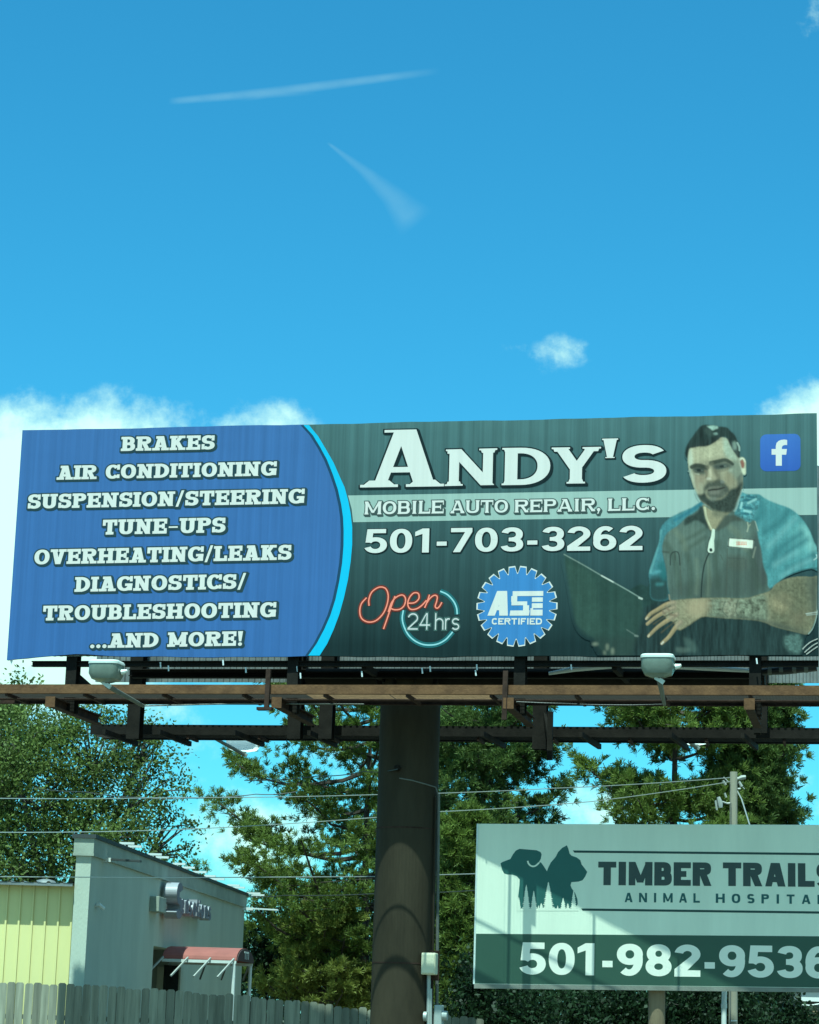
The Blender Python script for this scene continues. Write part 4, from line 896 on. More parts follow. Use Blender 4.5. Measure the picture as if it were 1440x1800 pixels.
# catwalks
def catwalk(y0, y1, x0, x1, z, outer_mt, inner_mt, ho, hi, patches=()):
    mb = MB(); s_ = -1 if y0 < y1 else 1
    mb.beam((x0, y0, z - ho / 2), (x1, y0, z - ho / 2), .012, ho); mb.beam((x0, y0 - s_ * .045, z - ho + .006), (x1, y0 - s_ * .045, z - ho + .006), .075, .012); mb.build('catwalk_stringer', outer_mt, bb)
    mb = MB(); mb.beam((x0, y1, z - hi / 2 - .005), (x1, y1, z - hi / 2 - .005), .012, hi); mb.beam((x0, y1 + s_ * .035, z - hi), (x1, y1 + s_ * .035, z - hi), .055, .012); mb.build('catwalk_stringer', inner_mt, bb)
    ya, yb = min(y0, y1) + .03, max(y0, y1) - .03; zg = z - ho + .03
    spans = [(x0, x1, M_grate)] if not patches else []
    if patches:
        c_ = x0
        for (pa, pb) in patches: spans += [(c_, pa, M_grate), (pa, pb, M_grate2)]; c_ = pb
        spans.append((c_, x1, M_grate))
    for (sa, sb, mt_) in spans:
        mb = MB()
        for y in np.arange(ya, yb, .027): mb.box(sa, sb, y - .001, y + .001, zg, zg + .008)
        x = sa
        while x < sb: mb.box(x, x + .004, ya, yb, zg + .0085, zg + .011); x += .055
        mb.build('walkway_grating', mt_, bb)
    x = x0 + .55
    while x < x1:
        mb = MB(); mb.beam((x, y0 - s_ * .02, z - ho - .015), (x + .02, y1 + s_ * .02, z - ho - .03), .05, .06); mb.build('walkway_bearer', M_rustdark, bb); x += 1.47
M_grate2 = mat('walkway_mesh_tan', (.22, .13, .065), .85, 0, .35, 9)
zw_t = bl(700, 1204, -.62)[1]
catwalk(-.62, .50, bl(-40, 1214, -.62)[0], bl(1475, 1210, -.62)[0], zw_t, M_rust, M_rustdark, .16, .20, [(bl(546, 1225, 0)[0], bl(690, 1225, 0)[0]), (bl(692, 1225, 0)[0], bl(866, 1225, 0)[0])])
mb = MB(); mb.tube([(bl(-40, 1232, -.14)[0], -.14, zw_t - .2), (bl(1475, 1232, -.14)[0], -.14, zw_t - .2)], .02, 8); mb.build('conduit_run', M_rustdark, bb)
catwalk(5.4, 4.6, bl(158, 1300, 4.6)[0], bl(1475, 1283, 5.4)[0], bl(800, 1276, 4.6)[1], M_steel, M_steel, .22, .20)
zwr = bl(800, 1276, 4.6)[1]
for px in (205, 300, 430, 560, 860, 1030, 1185, 1310):
    x = bl(px, 1300, 4.7)[0]; mb = MB(); mb.beam((x, 3.9, zwr - .24), (x + .18, 5.45, zwr - .29), .07, .10); mb.build('outrigger', M_steel, bb)
# folded handrail posts hanging at the front
for px, pa, pb, ft in ((467, 1176, 1246, True), (885, 1179, 1265, False)):
    t_, b_ = bp(px, pa, -.70), bp(px + 1, pb, -.70); mb = MB(); mb.beam(b_, (b_[0] + .01, -.70, t_[2]), .085, .012, up=(0, 1, 0)); mb.beam((b_[0] + .04, -.70, b_[2]), (b_[0] + .05, -.70, t_[2]), .012, .07, up=(0, 1, 0))
    if ft: mb.box(b_[0] - .15, b_[0] + .12, -.80, -.66, b_[2] - .03, b_[2] + .02)
    mb.build('rail_post', M_rustdark, bb)
# rolled-up vinyl and straps stored between the faces
q = [bp(965, 1184, .9), bp(1010, 1176, .9), (bp(1070, 1170, .9)), bp(1130, 1168, .9), bp(1200, 1172, .9), bp(1260, 1175, .9), bp(1318, 1179, .9)]
mb = MB(); mb.tube(smooth(q, 4) if False else q, [.03, .05, .06, .06, .05, .05, .035], 10); mb.build('rolled_vinyl', M_white, bb, smooth=True)
q = [bp(1340, 1181, .9), bp(1380, 1178, .9), bp(1436, 1173, .9)]; mb = MB(); mb.tube(q, [.06, .08, .07], 10); mb.build('rolled_vinyl', M_tarpblack, bb, smooth=True)
for px in (1352, 1372, 1395, 1416):
    a_ = bp(px, 1179.5 - (px - 1340) * .07, .9); mb = MB(); mb.tube([(a_[0] - .02, .9, a_[2]), (a_[0] + .05, .9, a_[2])], .086, 10); mb.build('strap', M_conduit, bb, smooth=True)
q = [bp(690, 1192, 1.35), bp(740, 1187, 1.35), bp(800, 1185, 1.35), bp(870, 1186, 1.35), bp(960, 1183, 1.35)]; mb = MB(); mb.tube(q, .022, 8); mb.build('rolled_vinyl', M_white, bb, smooth=True)
for px, py in ((282, 1164), (296, 1170), (392, 1160), (432, 1173), (522, 1171), (528, 1183), (742, 1174), (756, 1171), (838, 1168), (836, 1178), (1004, 1168), (1330, 1157), (636, 1180)):
    a_ = bp(px, py, -.02 if py < 1162 else .13); mb = MB(); mb.tube([(a_[0], a_[1], a_[2]), (a_[0] + .012, a_[1], a_[2] - .10)], .014, 6); mb.build('tie_strap', M_white, bb)
# floodlights on arms out in front of and behind the faces
def floodlight(px, py, ly, arm_px, arm_py, arm_ly, wpx, hpx, rear=False):
    c = np.array(bp(px, py, ly)); sc = (ly * BB[1] + BC[1]) / FPX; w, h = wpx * sc / 2, hpx * sc / 2
    def rr(wx, dy, z, yo=0): return [(c[0] + x, c[1] + yo + y, c[2] + z) for x, y in rrect(-wx, wx, -dy, dy, min(wx, dy) * .45, 4)]
    dy = w * .95
    mb = MB(); mb.loft([rr(w * .93, dy * .9, h * .95), rr(w, dy, h * .82), rr(w, dy, h * .62)], caps=not rear); o = mb.build('floodlight', M_lampt if rear else M_lampw, bb, smooth=True)
    mb = MB(); mb.loft([rr(w * .96, dy * .96, h * .62), rr(w * .96, dy * .95, -h * .25), rr(w * .80, dy * .8, -h * .72), rr(w * .35, dy * .35, -h * .98)] + ([[(c[0] + x, c[1] + y, c[2] - h * .99) for x, y in rrect(-.01, .01, -.01, .01, .004, 4)]] if rear else []), caps=not rear); mb.build('lens', M_lampt if rear else M_lampg, o, smooth=True)
    e = np.array(bp(arm_px, arm_py, arm_ly)); s_ = c + np.array([w * .1, 0, -h * .95])
    mb = MB(); mb.tube([s_, s_ + np.array([0, 0, -.06]), e], [.06, .045, .032], 10); mb.build('arm', M_conduit, o, smooth=True)
    mb = MB(); mb.beam(s_ + np.array([-.07, -.02, .0]), s_ + np.array([.07, -.02, -.09]), .05, .07); mb.build('bracket', M_lampw, o)
    mb = MB(); k = c + np.array([w * 1.02, -.02, -h * .05]); mb.tube([k, k + np.array([.06, 0, .01]), k + np.array([.10, 0, .03])], [.05, .04, .02], 8); mb.build('photo_cell', M_lampw, o, smooth=True)
floodlight(187, 1181, -2.3, 252, 1241, -.3, 58, 40)
floodlight(1157, 1171.5, -2.3, 1168, 1238, -.3, 58, 40)
floodlight(427, 1309, 7.2, 370, 1294, 5.3, 56, 26, True)
floodlight(1221, 1296, 7.2, 1190, 1285, 5.3, 56, 26, True)
mb = MB(); q = [bp(252, 1241, -.28), bp(290, 1240, -.2), bp(420, 1237, -.1), bp(640, 1238, -.08)]; mb.tube(q, .013, 6)
mb.build('power_cable', M_conduit, bb)
mb = MB(); q = [bp(890, 1233, -.3), bp(960, 1236, -.3), bp(1050, 1239, -.3), bp(1110, 1239.5, -.3), bp(1168, 1238, -.3)]; mb.tube(q, .011, 6); mb.build('power_cable', M_cable, bb)
# column fittings: conduit, boxes, service cable
def colpt(px, py, off=.0):
    """point on the column's face for a pixel at the given offset out of its skin"""
    R = R_COL + off; p0 = np.array([BO[0] + BA[0] * cx_ + BB[0] * Y_COL, BO[1] + BA[1] * cx_ + BB[1] * Y_COL]); d = rayd(px, py)
    a_ = d[:2] @ d[:2]; b_ = d[:2] @ (-p0); c_ = p0 @ p0 - R * R; disc_ = max(b_ * b_ - a_ * c_, 0); t = (-b_ - math.sqrt(disc_)) / a_
    w_ = CO + d * t - BO; return (float(w_ @ BA), float(w_ @ BB), float(w_[2]))
mb = MB(); mb.tube([colpt(771, 1395, .05), colpt(769.5, 1560, .05), colpt(768, 1770, .05)], .030, 10); mb.build('conduit', M_conduit, bb, smooth=True)
mb = MB(); mb.tube([colpt(766, 1400, .03), colpt(762.5, 1560, .03), colpt(760, 1800, .03)], .017, 8); mb.build('conduit', M_column, bb, smooth=True)
mb = MB(); mb.tube([colpt(754, 1712, .06), colpt(753, 1800, .06), colpt(753, 1830, .06)], .035, 10); mb.build('conduit', M_boxgrey, bb, smooth=True)
mb = MB(); mb.tube([colpt(757, 1738, .09), colpt(757, 1830, .09)], .028, 8); mb.build('conduit', M_boxgrey, bb, smooth=True)
def box_at(px0, px1, py0, py1, off, dep, name, mt, bev=.02):
    a_ = np.array(colpt((px0 + px1) / 2, (py0 + py1) / 2, off)); sc = (a_[1] * .98 + BC[1]) / FPX; w, h = (px1 - px0) * sc / 2, (py1 - py0) * sc / 2
    mb = MB(); mb.box(a_[0] - w, a_[0] + w, a_[1] - dep, a_[1] + .12, a_[2] - h, a_[2] + h); return mb.build(name, mt, bb, bevel=bev), a_, w, h
o, a_, w, h = box_at(743, 768, 1676, 1713, .1, .14, 'junction_box', M_boxcream)
mb = MB(); mb.box(a_[0] - w * .84, a_[0] + w * .84, a_[1] - .156, a_[1] - .142, a_[2] - h * .86, a_[2] + h * .86); mb.build('lid', M_boxcream, o, bevel=.008)
mb = MB(); mb.box(a_[0] - w * 1.15, a_[0] + w * 1.15, a_[1] + .13, a_[1] + .15, a_[2] - h * 1.5, a_[2] + h * 1.25); mb.build('mounting_board', M_rustdark, bb)
o, a_, w, h = box_at(764, 778, 1768, 1815, .16, .1, 'meter_box', M_boxgrey)
mb = MB(); mb.tube([(a_[0] + w, a_[1] - .02, a_[2] + h * .25), (a_[0] + w + .09, a_[1] - .02, a_[2] + h * .25)], [.09, .085], 14); mb.build('meter_dial', M_boxgrey, o, smooth=True)
mb = MB(); a_ = colpt(748, 1787, .06); mb.tube([(a_[0] - .03, a_[1], a_[2]), (a_[0] + .03, a_[1], a_[2])], .085, 12); mb.build('round_box', M_boxgrey, bb, smooth=True)
a_ = colpt(699, 1350, .03); mb = MB(); mb.tube([(a_[0], a_[1] + .05, a_[2]), (a_[0], a_[1] - .07, a_[2])], [.06, .05], 10); mb.build('eye_bolt', M_steel, bb)
mb = MB(); mb.tube([colpt(702, 1368, .01), colpt(725, 1372, .012), colpt(750, 1379, .012), colpt(766, 1384, .02), colpt(770, 1396, .05)], .012, 6); mb.build('service_cable', M_conduit, bb)
# crumpled vinyl tail at the lower left corner
c0 = bp(14, 1154, .01); mb = MB(); mb.poly([(c0[0], .01, c0[2] + .05), (c0[0] + .12, .0, c0[2] + .03), (c0[0] + .10, .02, c0[2] - .05), (c0[0] + .07, .03, c0[2] - .16), (c0[0] + .04, .02, c0[2] - .06)]); mb.build('torn_tail', M_white, bb)

# ------------------------------------------------------------------ ground
G_asph = mat('ground_gravel_lot', (.16, .145, .105), .95, 0, .4, .6, .4, 4, var2=(.10, .10, .06))
mb = MB(); n = 60; R0 = 900
xs = np.linspace(-1, 1, n) ** 3 * R0; ys = np.linspace(-1, 1, n) ** 3 * R0 + 40
for j in range(n):
    for i in range(n): mb.v.append((xs[i], ys[j], 0.0))
for j in range(n - 1):
    for i in range(n - 1): mb.f.append((j * n + i, j * n + i + 1, (j + 1) * n + i + 1, (j + 1) * n + i))
g = mb.build('ground', G_asph); g['kind'] = 'structure'
M_road = mat('asphalt', (.05, .05, .052), .9, 0, .2, 2, .3, 40)
mb = MB(); mb.box(-400, 400, -9, 12, -.2, .004); r = mb.build('road', M_road); r['kind'] = 'structure'

# ------------------------------------------------------------------ animal hospital sign
YS = 41.5
def on_sign(px, py, off=0.0):
    p = at(px, py, YS - off); return p
s0 = at(838, 1590, YS); SXL = s0[0]
sz1 = at(838, 1448, YS)[2]; szb = at(838, 1730, YS)[2]
SXR = at(1545, 1590, YS)[0]
ts = empty('clinic_sign', 'wide pale sign on wooden posts with dog and cat silhouettes for an animal hospital', 'sign', (SXL, YS, 0))
def sl(px, py):
    p = at(px, py, YS); return float(p[0] - SXL), float(p[2])
P_pale = mat('sign_pale_paint', tuple(np.array(obs_s(206, 250, 230)) * .98), .5, 0, .07, 1.2, .06, 6, stretch=(1.6, 1, .25))
P_green = mat('sign_deep_green', obs_s(38, 84, 68), .5, 0, .05, 2)
P_dark = mat('sign_dark_lettering', obs_s(42, 70, 68), .5, 0, .12, 8)
P_teal = mat('sign_teal_lettering', obs_s(20, 92, 92), .5)
P_sil = mat('sign_silhouette_green', obs_s(24, 96, 90), .5, 0, .06, 3)
P_line = mat('sign_rule_line', obs_s(18, 64, 60), .5)
P_num = mat('sign_white_numerals', obs_s(214, 252, 238), .5)
M_frame = mat('sign_frame_timber', (.20, .20, .17), .8, 0, .2, 4)
M_post = mat('round_timber_post', (.26, .20, .12), .85, 0, .3, 3, .5, 12, stretch=(1, 1, .12), var2=(.14, .10, .06))
tr, br = sl(1440, 1450), sl(1440, 1737); WS = SXR - SXL; tR = sz1 + (tr[1] - sz1) * WS / tr[0]; bR = szb + (br[1] - szb) * WS / br[0]
def slab(mb, x0, x1, y0, y1, za0, za1, zb0, zb1): mb.hexa([(x0, y0, za0), (x1, y0, zb0), (x1, y1, zb0), (x0, y1, za0), (x0, y0, za1), (x1, y0, zb1), (x1, y1, zb1), (x0, y1, za1)])
mb = MB(); slab(mb, 0, WS, 0, .10, szb, sz1, bR, tR); mb.build('sign_panel', P_pale, ts, bevel=.006)
gl, gr_ = sl(838, 1641.5), sl(1440, 1646); slope_g = (gr_[1] - gl[1]) / (gr_[0] - gl[0])
mb = MB(); mb.poly([(.002, -.004, szb + .01), (WS - .002, -.004, bR + .01), (WS - .002, -.004, gl[1] + slope_g * WS), (.002, -.004, gl[1])]); mb.build('number_band', P_green, ts)
mb = MB(); slab(mb, -.01, WS + .01, -.012, .16, szb - .075, szb, bR - .075, bR); mb.build('bottom_rail', M_frame, ts); 
mb = MB(); mb.box(-.03, 0, -.006, .11, szb, sz1); mb.build('edge_trim', M_lampw, ts)
zs8 = lambda x, y: (820 + x / 2.3226, 1420 + y / 2.3226)
def s_text(txt, x0, x1, yb0, yb1, yt0, yt1, mt, y=-.010, **k):
    return board_text(txt, x0, x1, yb0, yb1, yt0, yt1, par=ts, mt=mt, to_local=sl, y=y, **k)
s_text('TIMBER', 1051.5, 1251.5, 1556, 1557.5, 1515, 1516, P_dark, style='sans', s=.36, h=.25, gap=.09)
s_text('TRAILS', 1271, 1465, 1557.5, 1559.5, 1516.2, 1518, P_dark, style='sans', s=.36, h=.25, gap=.09)
s_text('ANIMAL', 1098, 1230.5, 1586, 1587, 1569.5, 1570.5, P_teal, style='sans', s=.27, h=.2, gap=.78)
s_text('HOSPITAL', 1258.5, 1450, 1587.2, 1589.6, 1571, 1573.2, P_teal, style='sans', s=.27, h=.2, gap=.78)
s_text('501-982-9536', 913.5, 1462, 1713, 1720.5, 1657, 1663.5, P_num, style='hum', s=.26, h=.20, gap=.085, wfac={'-': .78})
for (xa, ya, yb, xb, yc, yd) in ((1007, 1495, 1499, 1500, 1500, 1504), (1021.5, 1597, 1601, 1500, 1603, 1607)):
    a_, b_, c_, d_ = sl(xa, ya), sl(xa + 3, yb), sl(xb, yc), sl(xb, yd)
    mb = MB(); mb.poly([(b_[0], -.006, b_[1]), (d_[0], -.006, d_[1]), (c_[0], -.006, c_[1]), (a_[0], -.006, a_[1])]); mb.build('rule_line', P_line, ts)
z6 = lambda x, y: (860 + x / 7.2, 1470 + y / 7.2)
sil = [(145, 345), (165, 328), (270, 288), (300, 232), (338, 182), (385, 160), (600, 178), (650, 200), (665, 228), (655, 285), (625, 338), (655, 330), (695, 385), (732, 444), (748, 400), (780, 335), (846, 258), (870, 205), (925, 148), (985, 115), (1003, 160), (1020, 222), (1042, 246), (1110, 270), (1155, 305), (1172, 360), (1205, 400), (1242, 452), (1216, 512), (1182, 558), (1130, 575), (1042, 582), (1030, 622), (1046, 662), (1090, 722), (1118, 800), (1121, 858), (1080, 925), (1000, 930), (380, 930), (365, 870), (368, 760), (384, 620), (386, 545), (350, 506), (300, 488), (230, 485), (188, 470), (163, 420)]
mb = MB(); mb.poly([(p[0], -.006, p[1]) for p in [sl(*z6(*q)) for q in sil]]); so = mb.build('dog_and_cat_silhouette', P_sil, ts)
mb = MB()
def tlib(cxp, ytop, ybot, hw, k):
    pts_l = []; n_ = max(4, int((ybot - ytop) / 24))
    for i in range(n_):
        y = ytop + (ybot - ytop) * (i + .6) / n_; w_ = hw * ((i + 1) / n_) ** .8
        pts_l += [(w_ * (1 + .12 * math.sin(i * 2.3 + k)), y + 9), (w_ * .62, y + 10)]
    right = [(cxp + x, y) for x, y in pts_l]; left = [(cxp - x, y + 2 * math.sin(x)) for x, y in pts_l][::-1]
    return [(cxp, ytop)] + right + left
for i, a_ in enumerate(((470, 612, 935, 56), (565, 688, 935, 46), (750, 578, 940, 78), (937, 778, 938, 42), (375, 768, 935, 32), (868, 875, 940, 18), (660, 846, 935, 36), (996, 848, 940, 30), (1070, 680, 935, 44), (625, 875, 935, 22), (820, 890, 940, 30))):
    mb.poly([(p[0], -.010 - .0002 * i, p[1]) for p in [sl(*z6(*q)) for q in tlib(*a_, i)]])
mb.poly([(p[0], -.0135, p[1]) for p in [sl(*z6(*q)) for q in ((352, 915), (1135, 915), (1135, 945), (352, 945))]])
mb.build('white_tree_cutouts', P_pale, so)
mb = MB(); ribbon2([z6(*q) for q in smooth([(488, 312), (498, 345), (524, 372), (556, 382), (592, 372), (632, 336)])], .028, mb, -.010, sl)
for i in range(len(mb.v)): mb.v[i] = (mb.v[i][0], -.0102 - .00002 * i, mb.v[i][2])
mb.build('ear_line', P_pale, so)
flatten_print(ts, ('sign_panel', 'bottom_rail', 'edge_trim'))
for px in (1157, 1465):
    x = sl(px, 1760)[0]; mb = MB(); mb.tube([(x, .27, -.3), (x + .01, .27, 2.2), (x, .27, sz1 - .3)], [.155, .148, .14], 20); mb.build('timber_post', M_post, ts, smooth=True)
# ------------------------------------------------------------------ shop building: yellow metal shed with a grey stucco front
F0 = at(155, 1600, 46.0); zF = at(150, 1471, 46.0)[2]
d_ = rayd(429, 1573); YF = (zF - EYE) / d_[2] * d_[1]; F1 = at(427.5, 1650, YF)
FU = np.array([F1[0] - F0[0], F1[1] - F0[1], 0]); LF = np.linalg.norm(FU); FU /= LF; FN = np.array([FU[1], -FU[0], 0])   # FN points at the street side (right)
FO = np.array([F0[0], F0[1], 0])
def fl(px, py, off=0.0):
    d = rayd(px, py); q = (FO + FN * off - CO) @ FN / (d @ FN); p = CO + d * q - FO; return float(p @ FU), float(p[2])
# local axes of the building: x along the wall (away), y out of the wall towards its left/back = -FN, z up
rzF = math.atan2(FU[1], FU[0])
shop = empty('shop_building', 'grey stucco shop front with barrel awning joined to a yellow metal shed behind a fence', 'shop', FO, rzF)
# with x=FU, local +y = rotate(FU,90deg) = -FN
M_stucco = mat('grey_green_stucco', (.45, .475, .40), .9, 0, .10, 1.1, .35, 45, stretch=(1, 1, .3))
M_trimg = mat('grey_stucco_trim', (.33, .355, .30), .9, 0, .22, 1.2, .2, 30)
M_cap = mat('dark_metal_coping', (.05, .055, .055), .5, .2)
M_yel = mat('yellow_metal_siding', (.66, .60, .27), .5, 0, .06, .8, stretch=(1, 1, .3))
M_awn = mat('red_awning_fabric', (.25, .085, .072), .85, 0, .12, 3)
M_dark = mat('dark_door_glass', (.012, .014, .014), .2)
M_doorp = mat('tan_door_panel', (.30, .29, .22), .6, 0, .1, 4)
M_lett = mat('sign_letter_side', (.20, .20, .24), .6, 0, .1, 6); M_letts = mat('sign_letter_return', (.30, .30, .33), .45)
M_pw = mat('grey_pole_fitting', (.33, .34, .32), .5, 0, .1, 6)
M_wp = mat('white_painted_metal', (.62, .64, .62), .5, 0, .06, 5)
du0, du1 = fl(268, 1700)[0], fl(318, 1700)[0]; dzt = fl(300, 1668)[1]
TH = .30
mb = MB(); mb.box(0, du0, 0, TH, -.2, zF - .02); mb.box(du1, LF, 0, TH, -.2, zF - .02); mb.box(du0, du1, 0, TH, dzt, zF - .02); mb.build('front_wall', M_stucco, shop)
zc = fl(157, 1499)[1]
mb = MB(); mb.box(-.05, LF + .05, -.05, TH + .05, zc, zF - .03); mb.build('cornice_band', M_trimg, shop)
mb = MB(); mb.box(-.09, LF + .09, -.09, TH + .09, zF - .029, zF + .05); mb.build('coping', M_cap, shop)
mb = MB(); mb.box(-.065, LF + .06, -.062, TH + .06, zc - .05, zc); mb.build('cornice_moulding', M_trimg, shop)
mb = MB(); mb.box(du0, du1, 1.2, 1.3, -.2, dzt); mb.build('entry_back_wall', M_stucco, shop)
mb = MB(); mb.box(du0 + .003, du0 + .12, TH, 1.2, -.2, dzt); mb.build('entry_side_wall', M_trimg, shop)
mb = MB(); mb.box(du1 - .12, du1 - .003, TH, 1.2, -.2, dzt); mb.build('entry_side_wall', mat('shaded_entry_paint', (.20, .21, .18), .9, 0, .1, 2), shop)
mb = MB(); mb.box(du0 - .05, du1 + .05, TH + .002, 1.35, dzt + .002, dzt + .1); mb.build('entry_ceiling', M_trimg, shop)
kd = (46 + du1) / FPX; zt_ = fl(312, 1697)[1]; xd = du1 - .121
mb = MB(); mb.box(xd - .035, xd, .02, (318 - 291) * kd, -.1, zt_); mb.build('glass_door', M_dark, shop)
mb = MB(); mb.box(xd - .03, xd, (318 - 291) * kd + .004, (318 - 279) * kd, -.1, zt_ - .04); dd = mb.build('door', M_doorp, shop)
mb = MB(); mb.tube([(xd - .06, (318 - 282) * kd, .95), (xd - .06, (318 - 282) * kd, 1.4)], .03, 6); mb.build('handle', M_cap, dd)
# yellow shed side wall, facing the road
yw = .30                                     # starts at the back of the stucco front
bx = 0.18
ze = fl(140, 1556, -TH)[1]
# local frame here: y runs towards the left of the picture
mb = MB(); L_sh = 14.0
mb.box(bx, bx + .06, yw + .003, yw + L_sh, -.2, ze - .02)
y = yw + .06
while y < yw + L_sh: mb.box(bx - .035, bx - .0005, y - .018, y + .018, -.2, ze - .03); y += .262
mb.build('metal_side_wall', M_yel, shop)
mb = MB(); y = yw + .01; pts = []
while y < yw + L_sh: pts += [(y, 0), (y + .17, 0), (y + .20, .03), (y + .235, .03), (y + .262, 0)]; y += .262
for p_, q_ in zip(pts[:-1], pts[1:]):
    mb.poly([(bx - .34, p_[0], ze + p_[1]), (bx - .34, q_[0], ze + q_[1]), (bx + 9, q_[0], ze - .12 + q_[1]), (bx + 9, p_[0], ze - .12 + p_[1])])
mb.build('metal_roof', M_galv, shop)
mb = MB(); mb.box(bx - .33, bx - .315, yw + .01, yw + L_sh, ze - .06, ze - .004); mb.build('eave_trim', M_galv, shop)
a_ = (bx + 1.2, yw + .9, ze - .13); mb = MB(); mb.loft([[(a_[0] + r * math.cos(t), a_[1] + r * math.sin(t), a_[2] + z) for t in np.linspace(0, 2 * math.pi, 15)[:-1]] for r, z in ((.12, 0), (.12, .10), (.22, .13), (.24, .18), (.18, .25), (.06, .28))]); mb.build('roof_vent', M_galv, shop, smooth=True)
# bars along the roof edge
for pa, pb, py in ((186, 212, 1475), (202, 226, 1481), (238, 262, 1494), (252, 275, 1500), (283, 305, 1512), (300, 322, 1514.5), (318, 342, 1525), (340, 360, 1532), (350, 374, 1537), (380, 402, 1549), (392, 412, 1552), (414, 438, 1562), (424, 446, 1566)):
    d0 = fl(pb, py, -.12); k = (46 + d0[0]) / FPX
    mb = MB(); w_ = (pb - pa) * k; mb.beam((d0[0], -.04 - w_ * .45, zF + .13), (d0[0], -.04 + w_ * .55, zF + .13), .05, .05); mb.beam((d0[0], .02, zF + .051), (d0[0], .02, zF + .105), .04, .04); mb.build('roof_bracket', M_wp, shop)
# wall lamps: bars sticking out of the wall near both ends
for px0, px1, px2, py in ((182, 196, 248, 1511.5), (429, 448, 492, 1597.5)):
    u, z = fl(px0 if px0 < 300 else 426, py); k = (46 + u) / FPX
    mb = MB(); mb.beam((u, 0, z), (u, -(px1 - px0) * k, z), .12, .08); lo = mb.build('wall_lamp', M_wp, shop)
    mb = MB(); mb.beam((u, -(px1 - px0) * k, z + .01), (u, -(px2 - px0) * k, z - .01), .16, .04); mb.build('lamp_bar', M_cap if px0 < 300 else M_wp, lo)
u, z = fl(168, 1592); mb = MB(); mb.tube([(u, 0, z), (u, -.08, z - .02)], .03, 8); mb.tube([(u - .06, -.06, z + .03), (u + .10, -.14, z - .05)], .045, 8); mb.build('wall_camera', M_wp, shop, smooth=True)
# channel letters
def wall_text(txt, x0, x1, yb0, yb1, yt0, yt1, s, h, dep, name, gap=.1, off=.10):
    a, b, c = fl(x0, yb0), fl(x1, yb1), fl(x0, yt0); d2_ = fl(x1, yt1)
    cap = ((c[1] - a[1]) + (d2_[1] - b[1])) / 2; pcs, tw = textpieces(txt, 'hum', s, h, 0, 0, .16, gap); sx = (b[0] - a[0]) / tw
    slp = (b[1] - a[1]) / (b[0] - a[0])
    mb = MB(); mf = MB()
    for i, q in enumerate(pcs):
        o_ = .0004 * (i % 20); pp = [(a[0] + x * sx, -off - o_, a[1] + yq * cap + slp * x * sx) for x, yq in q]
        mb.prism(pp, (0, -dep, 0)); mf.poly([(x, -off - dep - .003 - o_, zz) for x, _, zz in pp])
    o = mb.build(name, M_letts, shop); mf.build('letter_face', M_lett, o); return o
wall_text('S', 278, 290, 1613, 1616, 1547, 1553, .34, .2, .30, 'sign_letters')
wall_text('ensations', 292.5, 347, 1603, 1616, 1569, 1588, .26, .2, .24, 'sign_letters', gap=.12)
u0, z0 = fl(262, 1602); u1, z1 = fl(276, 1579); mb = MB(); mb.box(u0, u1, -.22, -.003, z0, z1); mb.build('sign_cabinet', M_trimg, shop, bevel=.01)
# barrel awning over the door, running out from the wall
ua, ub = fl(283, 1688)[0], fl(318, 1690)[0]
uc = (ua + ub) / 2; ra = (ub - ua) / 2; z_sp = fl(284, 1685)[1]; z_ap = z_sp + .30
uk = (46 + ua) / FPX; OUT = (415 - 284) * uk
M_awni = mat('awning_lining', (.05, .03, .03), .9)
arc = [(uc - ra * math.cos(t), z_sp + (z_ap - z_sp) * math.sin(t)) for t in np.linspace(0, math.pi, 15)]
mb = MB()
for p_, q_ in zip(arc[:-1], arc[1:]): mb.hexa([(p_[0], -.03, p_[1]), (q_[0], -.03, q_[1]), (q_[0], -OUT, q_[1]), (p_[0], -OUT, p_[1]), (p_[0], -.03, p_[1] + .02), (q_[0], -.03, q_[1] + .02), (q_[0], -OUT, q_[1] + .02), (p_[0], -OUT, p_[1] + .02)])
aw = mb.build('awning', M_awn, shop)
mb = MB(); gpts = [(x, -OUT - .012, z) for x, z in arc]; mb.prism(gpts, (0, -.02, 0)); mb.build('gable_end', M_awni, aw)
mb = MB()
for k, (x, z) in enumerate(((uc - .28, 0), (uc, 0), (uc + .28, 0))):
    mb.box(x - .09, x + .09, -OUT - .045, -OUT - .033, z_sp + .2, z_sp + .24); mb.box(x - .02 + .06, x + .02 + .06, -OUT - .045, -OUT - .034, z_sp + .06, z_sp + .2)
mb.build('house_number', M_wp, aw)
for x in (uc - ra, uc + ra):
    mb = MB(); mb.box(x - .03, x + .03, -OUT, -.02, z_sp - .07, z_sp - .005); mb.build('awning_rail', M_wp, aw)
    mb = MB(); mb.tube([(x, -OUT + .05, -.1), (x, -OUT + .05, z_sp - .07)], .042, 8); mb.build('awning_post', M_wp, aw, smooth=True)
for f in (.03, .36, .66, .97):
    for sg, mtx in ((-1, M_pw), (1, M_cap)):
        mb = MB(); x = uc + sg * ra; mb.beam((x + sg * .02, -OUT * f, z_sp + .04), (x + sg * .72, -OUT * f + .26, z_sp - .40), .035, .035); mb.build('awning_rib', mtx, aw)

